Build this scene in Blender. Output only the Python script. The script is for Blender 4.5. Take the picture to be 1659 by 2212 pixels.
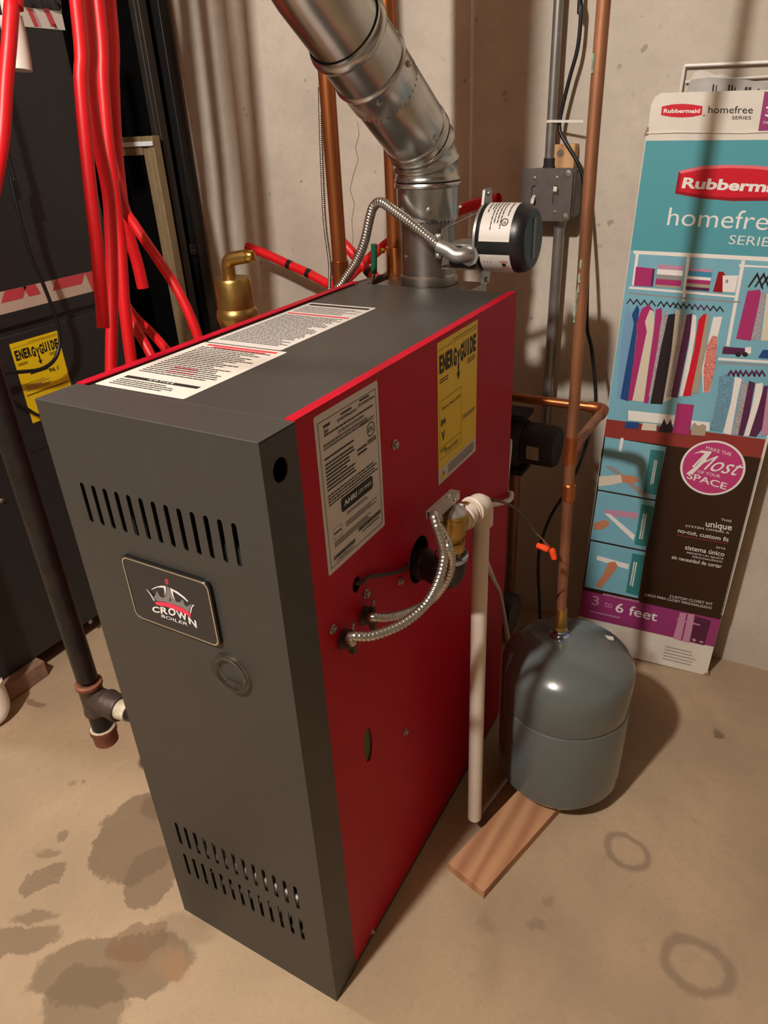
import bpy, bmesh, math, random
from mathutils import Vector, Matrix
from mathutils.geometry import tessellate_polygon
random.seed(7)
sc = bpy.context.scene
for o in list(bpy.data.objects): bpy.data.objects.remove(o)

# ------------------------------------------------------------------ camera
FPX = 1540.7
CAM = Vector((0.6969, -0.4478, 1.1430))
RGT = Vector((0.8703, 0.4903, -0.0456)); DWN = Vector((0.2001, -0.4367, -0.8771)); FWD = Vector((-0.4500, 0.7542, -0.4782))
cd = bpy.data.cameras.new('camera'); cam = bpy.data.objects.new('camera', cd); sc.collection.objects.link(cam)
cd.sensor_fit = 'HORIZONTAL'; cd.sensor_width = 36; cd.lens = FPX/1659*36; cd.clip_start = .02
cam.matrix_world = Matrix(((RGT.x, -DWN.x, -FWD.x, CAM.x), (RGT.y, -DWN.y, -FWD.y, CAM.y), (RGT.z, -DWN.z, -FWD.z, CAM.z), (0, 0, 0, 1)))
sc.camera = cam
# ------------------------------------------------------------------ world, lights, exposure
w = bpy.data.worlds.new('world'); sc.world = w; w.use_nodes = True
w.node_tree.nodes['Background'].inputs[0].default_value = (1, .9, .78, 1); w.node_tree.nodes['Background'].inputs[1].default_value = .0
def bulb(name, loc, power, rad):
    l = bpy.data.lights.new(name, 'POINT'); l.energy = power; l.shadow_soft_size = rad; l.color = (1, .955, .885)
    o = bpy.data.objects.new(name, l); o.location = loc; sc.collection.objects.link(o); return o
bulb('ceiling_bulb_offscreen', (.10, -1.10, 2.25), 212, .05)
bulb('furnace_bulb_offscreen', (-1.02, -.035, 2.15), 58, .04)
vs = sc.view_settings; vs.view_transform = 'Standard'; vs.look = 'None'; vs.gamma = 1; vs.use_curve_mapping = False; vs.exposure = -0.2

# ------------------------------------------------------------------ pixel helpers: a pixel gives a direction, the plane it lies on gives the distance
def ray(u, v): return RGT*((u-829.5)/FPX) + DWN*((v-1106)/FPX) + FWD
def ax(u, v, k, val):
    d = ray(u, v); return CAM + d*((val-CAM[k])/d[k])
def atx(u, v, x): return ax(u, v, 0, x)
def aty(u, v, y): return ax(u, v, 1, y)
def atz(u, v, z): return ax(u, v, 2, z)
class Pl:
    def __init__(s, O, ex, ey):
        s.O = Vector(O); s.ex = Vector(ex).normalized(); s.ey = Vector(ey).normalized(); s.n = s.ex.cross(s.ey)
    def st(s, u, v):
        d = ray(u, v); P = CAM + d*((s.O-CAM).dot(s.n)/d.dot(s.n)) - s.O
        return (P.dot(s.ex), P.dot(s.ey))
    def P(s, a, b, off=0): return s.O + s.ex*a + s.ey*b + s.n*off
    def Q(s, u, v, off=0): a, b = s.st(u, v); return s.P(a, b, off)

# ------------------------------------------------------------------ materials
def lin(c):
    return tuple(((x/255)/12.92 if x/255 <= .04045 else ((x/255+.055)/1.055)**2.4) for x in c[:3]) + (1,)
MATS = {}
def mat(name, col, rough=.5, metal=0, var=0, scale=30, bump=0, bscale=80, trans=0, alpha=1, emit=0, coat=0, detail=4, stretch=None):
    m = bpy.data.materials.new(name); m.use_nodes = True; nt = m.node_tree; b = nt.nodes['Principled BSDF']
    L = nt.links.new; N = nt.nodes.new
    c = lin(col); b.inputs['Base Color'].default_value = c
    b.inputs['Roughness'].default_value = rough; b.inputs['Metallic'].default_value = metal
    b.inputs['Transmission Weight'].default_value = trans; b.inputs['Alpha'].default_value = alpha; b.inputs['Coat Weight'].default_value = coat
    if var or bump:
        tc = N('ShaderNodeTexCoord'); mp = N('ShaderNodeMapping'); L(tc.outputs['Object'], mp.inputs[0])
        if stretch: mp.inputs['Scale'].default_value = stretch
    if var:
        n = N('ShaderNodeTexNoise'); n.inputs['Scale'].default_value = scale; n.inputs['Detail'].default_value = detail; L(mp.outputs[0], n.inputs[0])
        r = N('ShaderNodeValToRGB'); r.color_ramp.elements[0].position = .3; r.color_ramp.elements[1].position = .7
        r.color_ramp.elements[0].color = tuple(x*(1-var) for x in c[:3])+(1,); r.color_ramp.elements[1].color = tuple(min(1, x*(1+var)) for x in c[:3])+(1,)
        L(n.outputs[0], r.inputs[0]); L(r.outputs[0], b.inputs['Base Color'])
    if bump:
        n2 = N('ShaderNodeTexNoise'); n2.inputs['Scale'].default_value = bscale; n2.inputs['Detail'].default_value = 3; L(mp.outputs[0], n2.inputs[0])
        bp = N('ShaderNodeBump'); bp.inputs['Strength'].default_value = bump; bp.inputs['Distance'].default_value = .002
        L(n2.outputs[0], bp.inputs['Height']); L(bp.outputs[0], b.inputs['Normal'])
    MATS[name] = m; return m
mat('grey_paint', (60, 58, 55), .45, 0, .05, 60, .08, 900)
mat('grey_paint_edge', (150, 146, 138), .4, 0, .15, 200)
mat('red_paint', (178, 3, 35), .5, 0, .04, 30, .06, 900)
MATS['red_paint'].node_tree.nodes['Principled BSDF'].inputs['Specular IOR Level'].default_value = .22
mat('dark_sheet_metal', (74, 72, 70), .6, .3, .1, 40)
mat('cast_iron', (52, 48, 46), .8, .3, .2, 40, .2, 200)
mat('steel_tube', (150, 146, 140), .45, .8, .15, 60)
mat('badge_black', (44, 43, 44), .4)
mat('badge_frame', (16, 16, 17), .3)
mat('chrome_line', (205, 200, 190), .25, .9)
mat('ink', (22, 20, 20), .6)
mat('grey_ink', (105, 100, 98), .6)
mat('white_ink', (238, 236, 232), .5)
mat('logo_grey', (126, 124, 122), .5)
mat('logo_red', (236, 60, 88), .45)
mat('label_white', (212, 206, 199), .42)
mat('label_yellow', (240, 206, 20), .45)
mat('label_warm', (214, 207, 197), .5, 0, .03, 20)
mat('red_ink', (214, 50, 66), .5)
mat('screw_zinc', (170, 165, 158), .35, .9)
mat('clear_plastic', (250, 250, 250), .02, 0, trans=1)
MATS['clear_plastic'].node_tree.nodes['Principled BSDF'].inputs['IOR'].default_value = 1.45
mat('olive_foam', (92, 98, 62), .9, 0, .15, 80)
mat('galvanised', (192, 191, 186), .27, 1, .10, 25, .03, 60)
mat('galvanised_dull', (158, 151, 144), .36, 1, .12, 30, .05, 40)
mat('sheet_steel', (172, 168, 160), .35, .9, .08, 30)
mat('conduit_zinc', (188, 184, 174), .3, .95, .08, 100)
mat('die_cast', (176, 174, 170), .38, .85, .06, 60)
mat('black_plastic', (22, 23, 24), .38)
mat('black_plastic_cap', (30, 40, 44), .42)
mat('copper', (168, 100, 58), .36, .85, .28, 14, .04, 60, stretch=(1, 1, .25))
mat('copper_old', (152, 104, 74), .5, .6, .35, 22, .06, 80, stretch=(1, 1, .3))
mat('verdigris', (128, 148, 130), .8, 0, .25, 120)
mat('brass', (176, 142, 78), .33, .9, .15, 40, .04, 120)
mat('brass_bright', (212, 186, 96), .22, .95)
mat('black_iron', (46, 42, 40), .42, .5, .25, 40, .15, 200)
mat('malleable_iron', (84, 72, 66), .55, .5, .2, 60, .2, 200)
mat('rusty_rim', (132, 82, 60), .7, .2, .25, 80)
mat('pipe_dope', (206, 196, 172), .7, 0, .2, 90)
mat('pvc', (214, 200, 185), .38, 0, .03, 20)
mat('pvc_white', (232, 222, 212), .32)
mat('pex_red', (222, 22, 30), .42, 0, .05, 20)
mat('pex_dark', (20, 18, 18), .4)
mat('tank_grey', (93, 100, 98), .22, 0, .04, 12, coat=.3)
mat('chrome_blue', (170, 190, 225), .12, 1)
mat('wood_dark', (112, 74, 54), .8, 0, .2, 40)
mat('furnace_grey', (37, 37, 38), .5, 0, .06, 30, .05, 500)
mat('paver', (142, 112, 92), .9, 0, .2, 40, .4, 200)
mat('tape_clear', (196, 176, 160), .25)
mat('tape_red', (196, 70, 76), .3)
mat('black_rubber', (18, 17, 17), .4)
mat('black_frame', (30, 28, 27), .4, .2, .15, 30)
mat('frame_brown', (48, 42, 36), .45, .2, .15, 30)
mat('tan_frame', (132, 112, 82), .5, 0, .12, 30)
mat('white_bar', (226, 228, 230), .4)
mat('dark_glass', (10, 10, 11), .25)
mat('emt', (150, 146, 142), .4, .75, .12, 40)
mat('box_paint', (104, 96, 92), .45, .5, .12, 60)
mat('switch_ivory', (206, 196, 182), .4)
mat('nylon_white', (226, 218, 206), .5)
mat('wire_orange', (240, 74, 26), .4)
mat('brown_wire', (60, 40, 30), .5)
mat('green_plastic', (10, 84, 58), .4)
mat('pump_dark', (48, 42, 42), .55, .2, .15, 40)
mat('cardboard_white', (222, 214, 202), .42, 0, .05, 25)
mat('cardboard_edge', (150, 128, 104), .85, 0, .15, 60)
mat('cardboard_side', (158, 130, 100), .8, 0, .15, 40)
mat('print_teal', (84, 158, 170), .35)
mat('print_teal_dark', (50, 124, 126), .4)
mat('print_sky', (122, 178, 196), .38, 0, .06, 14)
mat('print_red', (206, 22, 44), .35)
mat('print_red_edge', (150, 14, 30), .35)
mat('print_pink_edge', (232, 112, 120), .35)
mat('print_purple', (150, 54, 112), .38)
mat('print_badge', (190, 58, 120), .38)
mat('print_dark_purple', (84, 30, 62), .4)
mat('print_brown', (48, 26, 14), .4)
mat('print_floor', (142, 52, 46), .4)
mat('print_white', (236, 232, 226), .4)
mat('print_grey', (150, 146, 144), .4)
mat('print_mauve', (196, 140, 168), .4)
mat('print_navy', (30, 70, 128), .4)
mat('print_steel', (120, 160, 196), .4)
mat('print_magenta', (170, 46, 108), .4)
mat('print_plum', (86, 34, 76), .4)
mat('print_black', (36, 26, 32), .4)
mat('print_cream', (216, 206, 184), .4)
mat('print_taupe', (170, 156, 136), .4)
mat('print_pattern', (168, 160, 166), .4, 0, .45, 420)
mat('print_floral', (216, 130, 120), .4, 0, .4, 260)
mat('print_paisley', (106, 150, 172), .4, 0, .35, 420)
mat('print_skin', (196, 128, 96), .4)
mat('print_mid_blue', (60, 140, 176), .4)
mat('newsprint', (176, 172, 168), .8, 0, .12, 60)
mat('wire_white', (226, 222, 214), .4)
mat('joist_wood', (140, 108, 78), .8, 0, .2, 20)
mat('crack_dark', (108, 98, 86), .95)
mat('bulb_base', (210, 204, 194), .4)

def wood_mat(name, c0, c1, axis, rot=0):
    m = bpy.data.materials.new(name); m.use_nodes = True; nt = m.node_tree; b = nt.nodes['Principled BSDF']; L = nt.links.new; N = nt.nodes.new
    tc = N('ShaderNodeTexCoord'); mp = N('ShaderNodeMapping'); L(tc.outputs['Object'], mp.inputs[0]); mp.inputs['Scale'].default_value = axis; mp.inputs['Rotation'].default_value = (0, 0, rot)
    wv = N('ShaderNodeTexWave'); wv.wave_type = 'BANDS'; wv.bands_direction = 'X'; wv.inputs['Scale'].default_value = 9; wv.inputs['Distortion'].default_value = 7; wv.inputs['Detail'].default_value = 3; wv.inputs['Detail Scale'].default_value = 1.4
    L(mp.outputs[0], wv.inputs[0]); r = N('ShaderNodeValToRGB'); r.color_ramp.elements[0].color = lin(c0); r.color_ramp.elements[1].color = lin(c1)
    L(wv.outputs[0], r.inputs[0]); L(r.outputs[0], b.inputs['Base Color']); b.inputs['Roughness'].default_value = .7
    MATS[name] = m
wood_mat('pine', (164, 114, 80), (190, 142, 104), (1, .12, 1), math.radians(15))
wood_mat('pine_block', (170, 124, 80), (206, 160, 110), (1, 1, .3))

def concrete(name, base, spots=(), rings=(), blotch=.16, pits=True):
    m = bpy.data.materials.new(name); m.use_nodes = True; nt = m.node_tree; b = nt.nodes['Principled BSDF']; L = nt.links.new; N = nt.nodes.new
    b.inputs['Roughness'].default_value = .85
    tc = N('ShaderNodeTexCoord')
    def ns(scale, detail=5, rough=.6, src=None):
        n = N('ShaderNodeTexNoise'); n.inputs['Scale'].default_value = scale; n.inputs['Detail'].default_value = detail; n.inputs['Roughness'].default_value = rough
        L(src or tc.outputs['Object'], n.inputs[0]); return n
    def mrange(src, a, bb, c=0, d=1):
        n = N('ShaderNodeMapRange'); n.inputs[1].default_value = a; n.inputs[2].default_value = bb; n.inputs[3].default_value = c; n.inputs[4].default_value = d
        n.interpolation_type = 'SMOOTHSTEP'; L(src, n.inputs[0]); return n.outputs[0]
    def math_(op, a, bb):
        n = N('ShaderNodeMath'); n.operation = op
        for i, x in enumerate((a, bb)):
            if isinstance(x, (int, float)): n.inputs[i].default_value = x
            else: L(x, n.inputs[i])
        return n.outputs[0]
    def mixc(fac, ca, cb):
        n = N('ShaderNodeMix'); n.data_type = 'RGBA'
        for i, x in ((0, fac), (6, ca), (7, cb)):
            if isinstance(x, tuple): n.inputs[i].default_value = x
            elif isinstance(x, (int, float)): n.inputs[i].default_value = x
            else: L(x, n.inputs[i])
        return n.outputs[2]
    c = lin(base)
    dark = tuple(x*(1-blotch*1.6) for x in c[:3])+(1,); lite = tuple(x*(1+blotch) for x in c[:3])+(1,)
    col = mixc(mrange(ns(3.2).outputs[0], .3, .7), dark, lite)
    col = mixc(math_('MULTIPLY', mrange(ns(26, 6, .7).outputs[0], .45, .75), .35), col, tuple(x*.72 for x in c[:3])+(1,))
    col = mixc(math_('MULTIPLY', mrange(ns(75, 4, .75).outputs[0], .56, .70), .30), col, tuple(x*.66 for x in c[:3])+(1,))
    col = mixc(math_('MULTIPLY', mrange(ns(160, 2).outputs[0], .5, .8), .35), col, tuple(x*.8 for x in c[:3])+(1,))
    if pits:
        v = N('ShaderNodeTexVoronoi'); v.inputs['Scale'].default_value = 26; v.inputs['Randomness'].default_value = 1
        dn = ns(40, 2); vm = N('ShaderNodeVectorMath'); vm.operation = 'MULTIPLY_ADD'
        L(dn.outputs['Color'], vm.inputs[0]); vm.inputs[1].default_value = (.03, .03, .03); L(tc.outputs['Object'], vm.inputs[2]); L(vm.outputs[0], v.inputs[0])
        hit = math_('MULTIPLY', math_('LESS_THAN', v.outputs['Distance'], .13), mrange(ns(7, 2).outputs[0], .5, .62))
        col = mixc(math_('MULTIPLY', hit, .62), col, tuple(x*.42 for x in c[:3])+(1,))
    sep = None
    if spots or rings:
        dn = ns(13, 7, .68); vm = N('ShaderNodeVectorMath'); vm.operation = 'MULTIPLY_ADD'
        off = N('ShaderNodeVectorMath'); off.operation = 'SUBTRACT'; L(dn.outputs['Color'], off.inputs[0]); off.inputs[1].default_value = (.5, .5, .5)
        L(off.outputs[0], vm.inputs[0]); vm.inputs[1].default_value = (.085, .085, 0); L(tc.outputs['Object'], vm.inputs[2])
        for (cx, cy, rx, ry, ang, soft, k, tint) in spots:
            mp = N('ShaderNodeMapping'); mp.vector_type = 'TEXTURE'; mp.inputs['Location'].default_value = (cx, cy, 0); mp.inputs['Rotation'].default_value = (0, 0, ang); mp.inputs['Scale'].default_value = (rx, ry, 1)
            L(vm.outputs[0], mp.inputs[0]); ln = N('ShaderNodeVectorMath'); ln.operation = 'LENGTH'
            fl = N('ShaderNodeVectorMath'); fl.operation = 'MULTIPLY'; L(mp.outputs[0], fl.inputs[0]); fl.inputs[1].default_value = (1, 1, 0); L(fl.outputs[0], ln.inputs[0])
            col = mixc(math_('MULTIPLY', mrange(ln.outputs['Value'], 1+soft, 1-soft), k), col, lin(tint))
        vm2 = N('ShaderNodeVectorMath'); vm2.operation = 'MULTIPLY_ADD'; L(off.outputs[0], vm2.inputs[0]); vm2.inputs[1].default_value = (.03, .03, 0); L(tc.outputs['Object'], vm2.inputs[2])
        for (cx, cy, rx, ry, ang, k, tint) in rings:
            mp = N('ShaderNodeMapping'); mp.vector_type = 'TEXTURE'; mp.inputs['Location'].default_value = (cx, cy, 0); mp.inputs['Rotation'].default_value = (0, 0, ang); mp.inputs['Scale'].default_value = (rx, ry, 1)
            L(vm2.outputs[0], mp.inputs[0]); ln = N('ShaderNodeVectorMath'); ln.operation = 'LENGTH'
            fl = N('ShaderNodeVectorMath'); fl.operation = 'MULTIPLY'; L(mp.outputs[0], fl.inputs[0]); fl.inputs[1].default_value = (1, 1, 0); L(fl.outputs[0], ln.inputs[0])
            d = math_('ABSOLUTE', math_('SUBTRACT', ln.outputs['Value'], 1), 0)
            col = mixc(math_('MULTIPLY', mrange(d, .3, .06), k), col, lin(tint))
    L(col, b.inputs['Base Color'])
    bp = N('ShaderNodeBump'); bp.inputs['Strength'].default_value = .25; bp.inputs['Distance'].default_value = .004; L(ns(60, 6, .7).outputs[0], bp.inputs['Height']); L(bp.outputs[0], b.inputs['Normal'])
    MATS[name] = m

# ------------------------------------------------------------------ mesh builder
WL = {}
def wl(o): return WL.get(o.name, Vector((0, 0, 0)))
class MB:
    def __init__(s): s.v = []; s.f = []; s.m = []; s.cur = 0; s.mats = []
    def use(s, name):
        if name not in s.mats: s.mats.append(name)
        s.cur = s.mats.index(name); return s
    def add(s, vs, fs):
        k = len(s.v); s.v += [Vector(p) for p in vs]; s.f += [[i+k for i in f] for f in fs]; s.m += [s.cur]*len(fs); return s
    def obox(s, O, a, b, c):
        O, a, b, c = Vector(O), Vector(a), Vector(b), Vector(c)
        if a.cross(b).dot(c) < 0: a, b = b, a
        return s.add([O, O+a, O+a+b, O+b, O+c, O+a+c, O+a+b+c, O+b+c], [(3, 2, 1, 0), (4, 5, 6, 7), (0, 1, 5, 4), (1, 2, 6, 5), (2, 3, 7, 6), (3, 0, 4, 7)])
    def box(s, lo, hi): return s.obox(lo, (hi[0]-lo[0], 0, 0), (0, hi[1]-lo[1], 0), (0, 0, hi[2]-lo[2]))
    def poly(s, pts):
        return s.add(pts, [tuple(range(len(pts)))] if len(pts) < 5 else [tuple(t) for t in tessellate_polygon([[Vector(q) for q in pts]])])
    def prism(s, pts, vec):
        n = len(pts); vec = Vector(vec); pts = [Vector(p) for p in pts]
        s.add(pts+[p+vec for p in pts], [tuple(range(n))[::-1], tuple(range(n, 2*n))]+[(i, (i+1) % n, n+(i+1) % n, n+i) for i in range(n)]); return s
    def lathe(s, O, axis, prof, n=32, cap=True):
        O = Vector(O); a = Vector(axis).normalized(); x = a.orthogonal().normalized(); y = a.cross(x)
        vs = []; fs = []
        for r, h in prof:
            for i in range(n):
                t = 2*math.pi*i/n; vs.append(O+a*h+(x*math.cos(t)+y*math.sin(t))*r)
        for j in range(len(prof)-1):
            for i in range(n):
                k = (i+1) % n; fs.append((j*n+i, j*n+k, (j+1)*n+k, (j+1)*n+i))
        if cap:
            fs.append(tuple(range(n))[::-1]); fs.append(tuple(range((len(prof)-1)*n, len(prof)*n)))
        return s.add(vs, fs)
    def cyl(s, p0, p1, r, r1=None, n=24, cap=True):
        p0, p1 = Vector(p0), Vector(p1); return s.lathe(p0, p1-p0, [(r, 0), (r if r1 is None else r1, (p1-p0).length)], n, cap)
    def tube(s, pts, r, n=16, cap=True, rf=None):
        pts = [Vector(p) for p in pts]; vs = []; fs = []; t0 = (pts[1]-pts[0]).normalized(); x = t0.orthogonal().normalized(); m = len(pts)
        for i, p in enumerate(pts):
            t = (pts[min(i+1, m-1)]-pts[max(i-1, 0)]).normalized(); x = (x-t*x.dot(t)).normalized(); y = t.cross(x); rr = rf(i) if rf else r
            for k in range(n):
                a = 2*math.pi*k/n; vs.append(p+(x*math.cos(a)+y*math.sin(a))*rr)
        for i in range(m-1):
            for k in range(n): fs.append((i*n+k, i*n+(k+1) % n, (i+1)*n+(k+1) % n, (i+1)*n+k))
        if cap: fs.append(tuple(range(n))[::-1]); fs.append(tuple(range((m-1)*n, m*n)))
        return s.add(vs, fs)
    def plate(s, outline, holes, th, O, ex, ey):
        """sheet with real holes; outline / holes are lists of (a, b)"""
        cu = bpy.data.curves.new('tmp', 'CURVE'); cu.dimensions = '2D'; cu.fill_mode = 'BOTH'; cu.extrude = th/2
        for pl in [outline]+holes:
            sp = cu.splines.new('POLY'); sp.points.add(len(pl)-1); sp.use_cyclic_u = True
            for q, (a, b) in zip(sp.points, pl): q.co = (a, b, 0, 1)
        o = bpy.data.objects.new('tmp', cu); sc.collection.objects.link(o)
        me = bpy.data.meshes.new_from_object(o.evaluated_get(bpy.context.evaluated_depsgraph_get()))
        ex, ey = Vector(ex), Vector(ey); n = ex.cross(ey); O = Vector(O)
        s.add([O+ex*v.co.x+ey*v.co.y+n*v.co.z for v in me.vertices], [tuple(p.vertices) for p in me.polygons])
        bpy.data.objects.remove(o); bpy.data.curves.remove(cu); bpy.data.meshes.remove(me); return s
def spline(pts, n=10):
    pts = [Vector(p) for p in pts]
    if len(pts) < 3: return pts
    P = [pts[0]*2-pts[1]]+pts+[pts[-1]*2-pts[-2]]; out = []
    for i in range(1, len(P)-2):
        for k in range(n):
            t = k/n; a, b, c, d = P[i-1], P[i], P[i+1], P[i+2]
            out.append(.5*((2*b)+(c-a)*t+(2*a-5*b+4*c-d)*t*t+(3*b-a-3*c+d)*t**3))
    return out+[pts[-1]]
def resample(pts, step):
    L = [0]
    for a, b in zip(pts, pts[1:]): L.append(L[-1]+(b-a).length)
    n = max(2, int(L[-1]/step)); out = []; j = 0
    for i in range(n+1):
        d = L[-1]*i/n
        while j < len(L)-2 and L[j+1] < d: j += 1
        t = (d-L[j])/max(1e-9, L[j+1]-L[j]); out.append(pts[j].lerp(pts[j+1], t))
    return out
def rrect(a0, b0, a1, b1, r, n=5):
    out = []
    for cx, cy, s in ((a1-r, b1-r, 0), (a0+r, b1-r, 90), (a0+r, b0+r, 180), (a1-r, b0+r, 270)):
        for i in range(n+1):
            t = math.radians(s+90*i/n); out.append((cx+r*math.cos(t), cy+r*math.sin(t)))
    return out
def ell(cx, cy, rx, ry, n=28): return [(cx+rx*math.cos(2*math.pi*i/n), cy+ry*math.sin(2*math.pi*i/n)) for i in range(n)]
def slot(cx, b0, b1, wd, n=6):
    r = wd/2; return [(cx+r*math.cos(math.pi*i/n), b1-r+r*math.sin(math.pi*i/n)) for i in range(n+1)]+[(cx+r*math.cos(math.pi+math.pi*i/n), b0+r+r*math.sin(math.pi+math.pi*i/n)) for i in range(n+1)]
def link(o, parent):
    sc.collection.objects.link(o)
    if parent is not None: o.parent = parent
def obj(name, mb, mt=None, parent=None, smooth=35, bevel=0, label=None, cat=None, group=None, kind=None, base=None, plabel=None):
    me = bpy.data.meshes.new(name)
    if parent is not None: org = wl(parent)
    elif base is not None: org = Vector(base)
    else:
        xs = [v.x for v in mb.v]; ys = [v.y for v in mb.v]; zs = [v.z for v in mb.v]; org = Vector(((min(xs)+max(xs))/2, (min(ys)+max(ys))/2, min(zs)))
    me.from_pydata([v-org for v in mb.v], [], mb.f)
    names = [mt] if mt else mb.mats
    for n in names: me.materials.append(MATS[n])
    if not mt and len(names) > 1: me.polygons.foreach_set('material_index', mb.m)
    bm = bmesh.new(); bm.from_mesh(me); bmesh.ops.recalc_face_normals(bm, faces=bm.faces); bm.to_mesh(me); bm.free()
    if smooth: me.shade_smooth(); me.set_sharp_from_angle(angle=math.radians(smooth))
    o = bpy.data.objects.new(name, me); link(o, parent); WL[o.name] = org
    if parent is None: o.location = org
    else: o.location = (0, 0, 0)
    if bevel:
        b = o.modifiers.new('bevel', 'BEVEL'); b.width = bevel; b.segments = 2; b.limit_method = 'ANGLE'; b.angle_limit = math.radians(40)
    tag(o, label, cat, group, kind)
    if plabel: o['label'] = plabel
    return o
def tag(o, label=None, cat=None, group=None, kind=None):
    if label: o['label'] = label
    if cat: o['category'] = cat
    if group: o['group'] = group
    if kind: o['kind'] = kind
    return o
def thing(name, label, cat, loc, group=None):
    o = bpy.data.objects.new(name, None); o.empty_display_size = .05; sc.collection.objects.link(o); o.location = loc; WL[o.name] = Vector(loc)
    return tag(o, label, cat, group)
# text as flat print: a glyph run mapped on three points of the surface (baseline left, baseline right, top left)
CAPH = .73
def text_mesh(mb, s, P0, P1, P2, bold=0, shear=0):
    cu = bpy.data.curves.new('t', 'FONT'); cu.body = s; cu.size = 1; cu.offset = bold; cu.shear = shear; cu.resolution_u = 3
    o = bpy.data.objects.new('t', cu); sc.collection.objects.link(o)
    me = bpy.data.meshes.new_from_object(o.evaluated_get(bpy.context.evaluated_depsgraph_get()))
    if len(me.vertices):
        x0 = min(v.co.x for v in me.vertices); x1 = max(v.co.x for v in me.vertices)
        ex = (P1-P0)/(x1-x0); ey = (P2-P0)/CAPH
        mb.add([P0+ex*(v.co.x-x0)+ey*v.co.y for v in me.vertices], [tuple(p.vertices) for p in me.polygons])
    bpy.data.objects.remove(o); bpy.data.curves.remove(cu); bpy.data.meshes.remove(me)
def ptext(mb, pl, s, bl, br, tl, off=.0006, mt='ink', bold=0, shear=0, tr=None):
    mb.use(mt); f = tr or (lambda x, y: (x, y))
    text_mesh(mb, s, pl.Q(*f(*bl), off), pl.Q(*f(*br), off), pl.Q(*f(*tl), off), bold, shear)
def ppoly(mb, pl, px, mt, off=.0003, tr=None):
    mb.use(mt); f = tr or (lambda x, y: (x, y)); mb.poly([pl.Q(*f(*q), off) for q in px])
def lines(mb, pl, a0, a1, b_top, b_bot, n, mt, off, fill=.55, ragged=.3, dirn=0, seed=1, words=True):
    """rows of unreadably small print as little word bars; dirn 0: rows run along ex"""
    rnd = random.Random(seed); mb.use(mt)
    for i in range(n):
        bt = b_top+(b_bot-b_top)*i/n; h = (b_bot-b_top)/n*fill; a = a0; end = a1-(a1-a0)*ragged*rnd.random()**2; sg = 1 if a1 > a0 else -1
        while (end-a)*sg > 0:
            wd = abs(a1-a0)*rnd.uniform(.02, .075)*sg; e = a+wd
            if (e-end)*sg > 0: e = end
            if dirn == 0: q = [(a, bt), (e, bt), (e, bt+h), (a, bt+h)]
            else: q = [(bt, a), (bt, e), (bt+h, e), (bt+h, a)]
            mb.poly([pl.P(x, y, off) for x, y in q]); a = e+abs(a1-a0)*.010*sg

# ================================================================== the room
WY = 1.06; CZ = 2.45
fx = lambda u, v: atz(u, v, 0)
def sp(u, v, rx, ry, ang, soft, k, tint):
    q = fx(u, v); return (q.x, q.y, rx, ry, math.radians(ang), soft, k, tint)
DK = (112, 94, 72)
SPOTS = [sp(310, 1800, .085, .10, 20, .05, .75, DK), sp(330, 1890, .05, .06, 0, .05, .7, DK), sp(240, 2090, .13, .055, 35, .05, .7, DK), sp(185, 2170, .07, .06, 10, .07, .65, DK),
         sp(300, 2030, .05, .03, 35, .07, .6, (120, 94, 70)), sp(92, 1900, .035, .022, 70, .07, .65, DK), sp(15, 2040, .08, .03, 40, .07, .65, DK), sp(75, 1975, .035, .012, 25, .25, .6, DK),
         sp(140, 1800, .014, .009, 0, .3, .6, DK), sp(110, 1840, .022, .008, 20, .3, .55, DK), sp(375, 2090, .028, .022, 0, .5, .35, (176, 124, 84)), sp(280, 2060, .03, .022, 0, .5, .3, (132, 84, 58)),
         sp(75, 1520, .03, .011, 20, .3, .6, (110, 76, 52)), sp(400, 2010, .05, .03, 30, .4, .4, DK), sp(180, 1690, .007, .007, 0, .3, .5, DK), sp(155, 1690, .008, .006, 0, .3, .4, DK),
         sp(1550, 1580, .014, .010, 30, .4, .7, (96, 78, 60)), sp(1180, 1950, .012, .010, 0, .5, .35, DK), sp(1150, 2000, .010, .010, 0, .5, .4, DK), sp(1140, 1990, .09, .06, 0, .9, .16, DK),
         sp(1050, 1990, .02, .015, 0, .6, .3, DK), sp(1060, 2090, .02, .05, 10, .8, .2, DK)]
def rg(u, v, u2, v2, u3, v3, k):
    c = fx(u, v); a = (fx(u2, v2)-c).length; b = (fx(u3, v3)-c).length; d = fx(u2, v2)-c
    return (c.x, c.y, a, b, math.atan2(d.y, d.x), k, (116, 98, 80))
RINGS = [rg(1356, 1840, 1395, 1872, 1325, 1850, .55), rg(1505, 2085, 1575, 2120, 1470, 2120, .5)]
concrete('floor_concrete', (175, 152, 123), SPOTS, RINGS, .10, pits=False)
concrete('wall_concrete', (196, 184, 169), blotch=.10)
floor = obj('floor', MB().use('floor_concrete').box((-4.2, -6.5, -.1), (4.2, WY+.1, 0)), 'floor_concrete', kind='structure', smooth=0, base=(0, 0, 0))
wall = obj('wall_back', MB().box((-4.2, WY, 0), (4.2, WY+.1, CZ)), 'wall_concrete', kind='structure', smooth=0, base=(0, WY, 0))
obj('wall_left', MB().box((-4.3, -6.5, 0), (-4.2, WY, CZ)), 'wall_concrete', kind='structure', smooth=0)
obj('wall_right', MB().box((4.2, -6.5, 0), (4.3, WY, CZ)), 'wall_concrete', kind='structure', smooth=0)
obj('wall_front', MB().box((-4.2, -6.6, 0), (4.2, -6.5, CZ)), 'wall_concrete', kind='structure', smooth=0)
ceil = obj('ceiling', MB().box((-4.2, -6.5, CZ), (4.2, WY, CZ+.05)), 'joist_wood', kind='structure', smooth=0, base=(0, 0, CZ))
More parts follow.
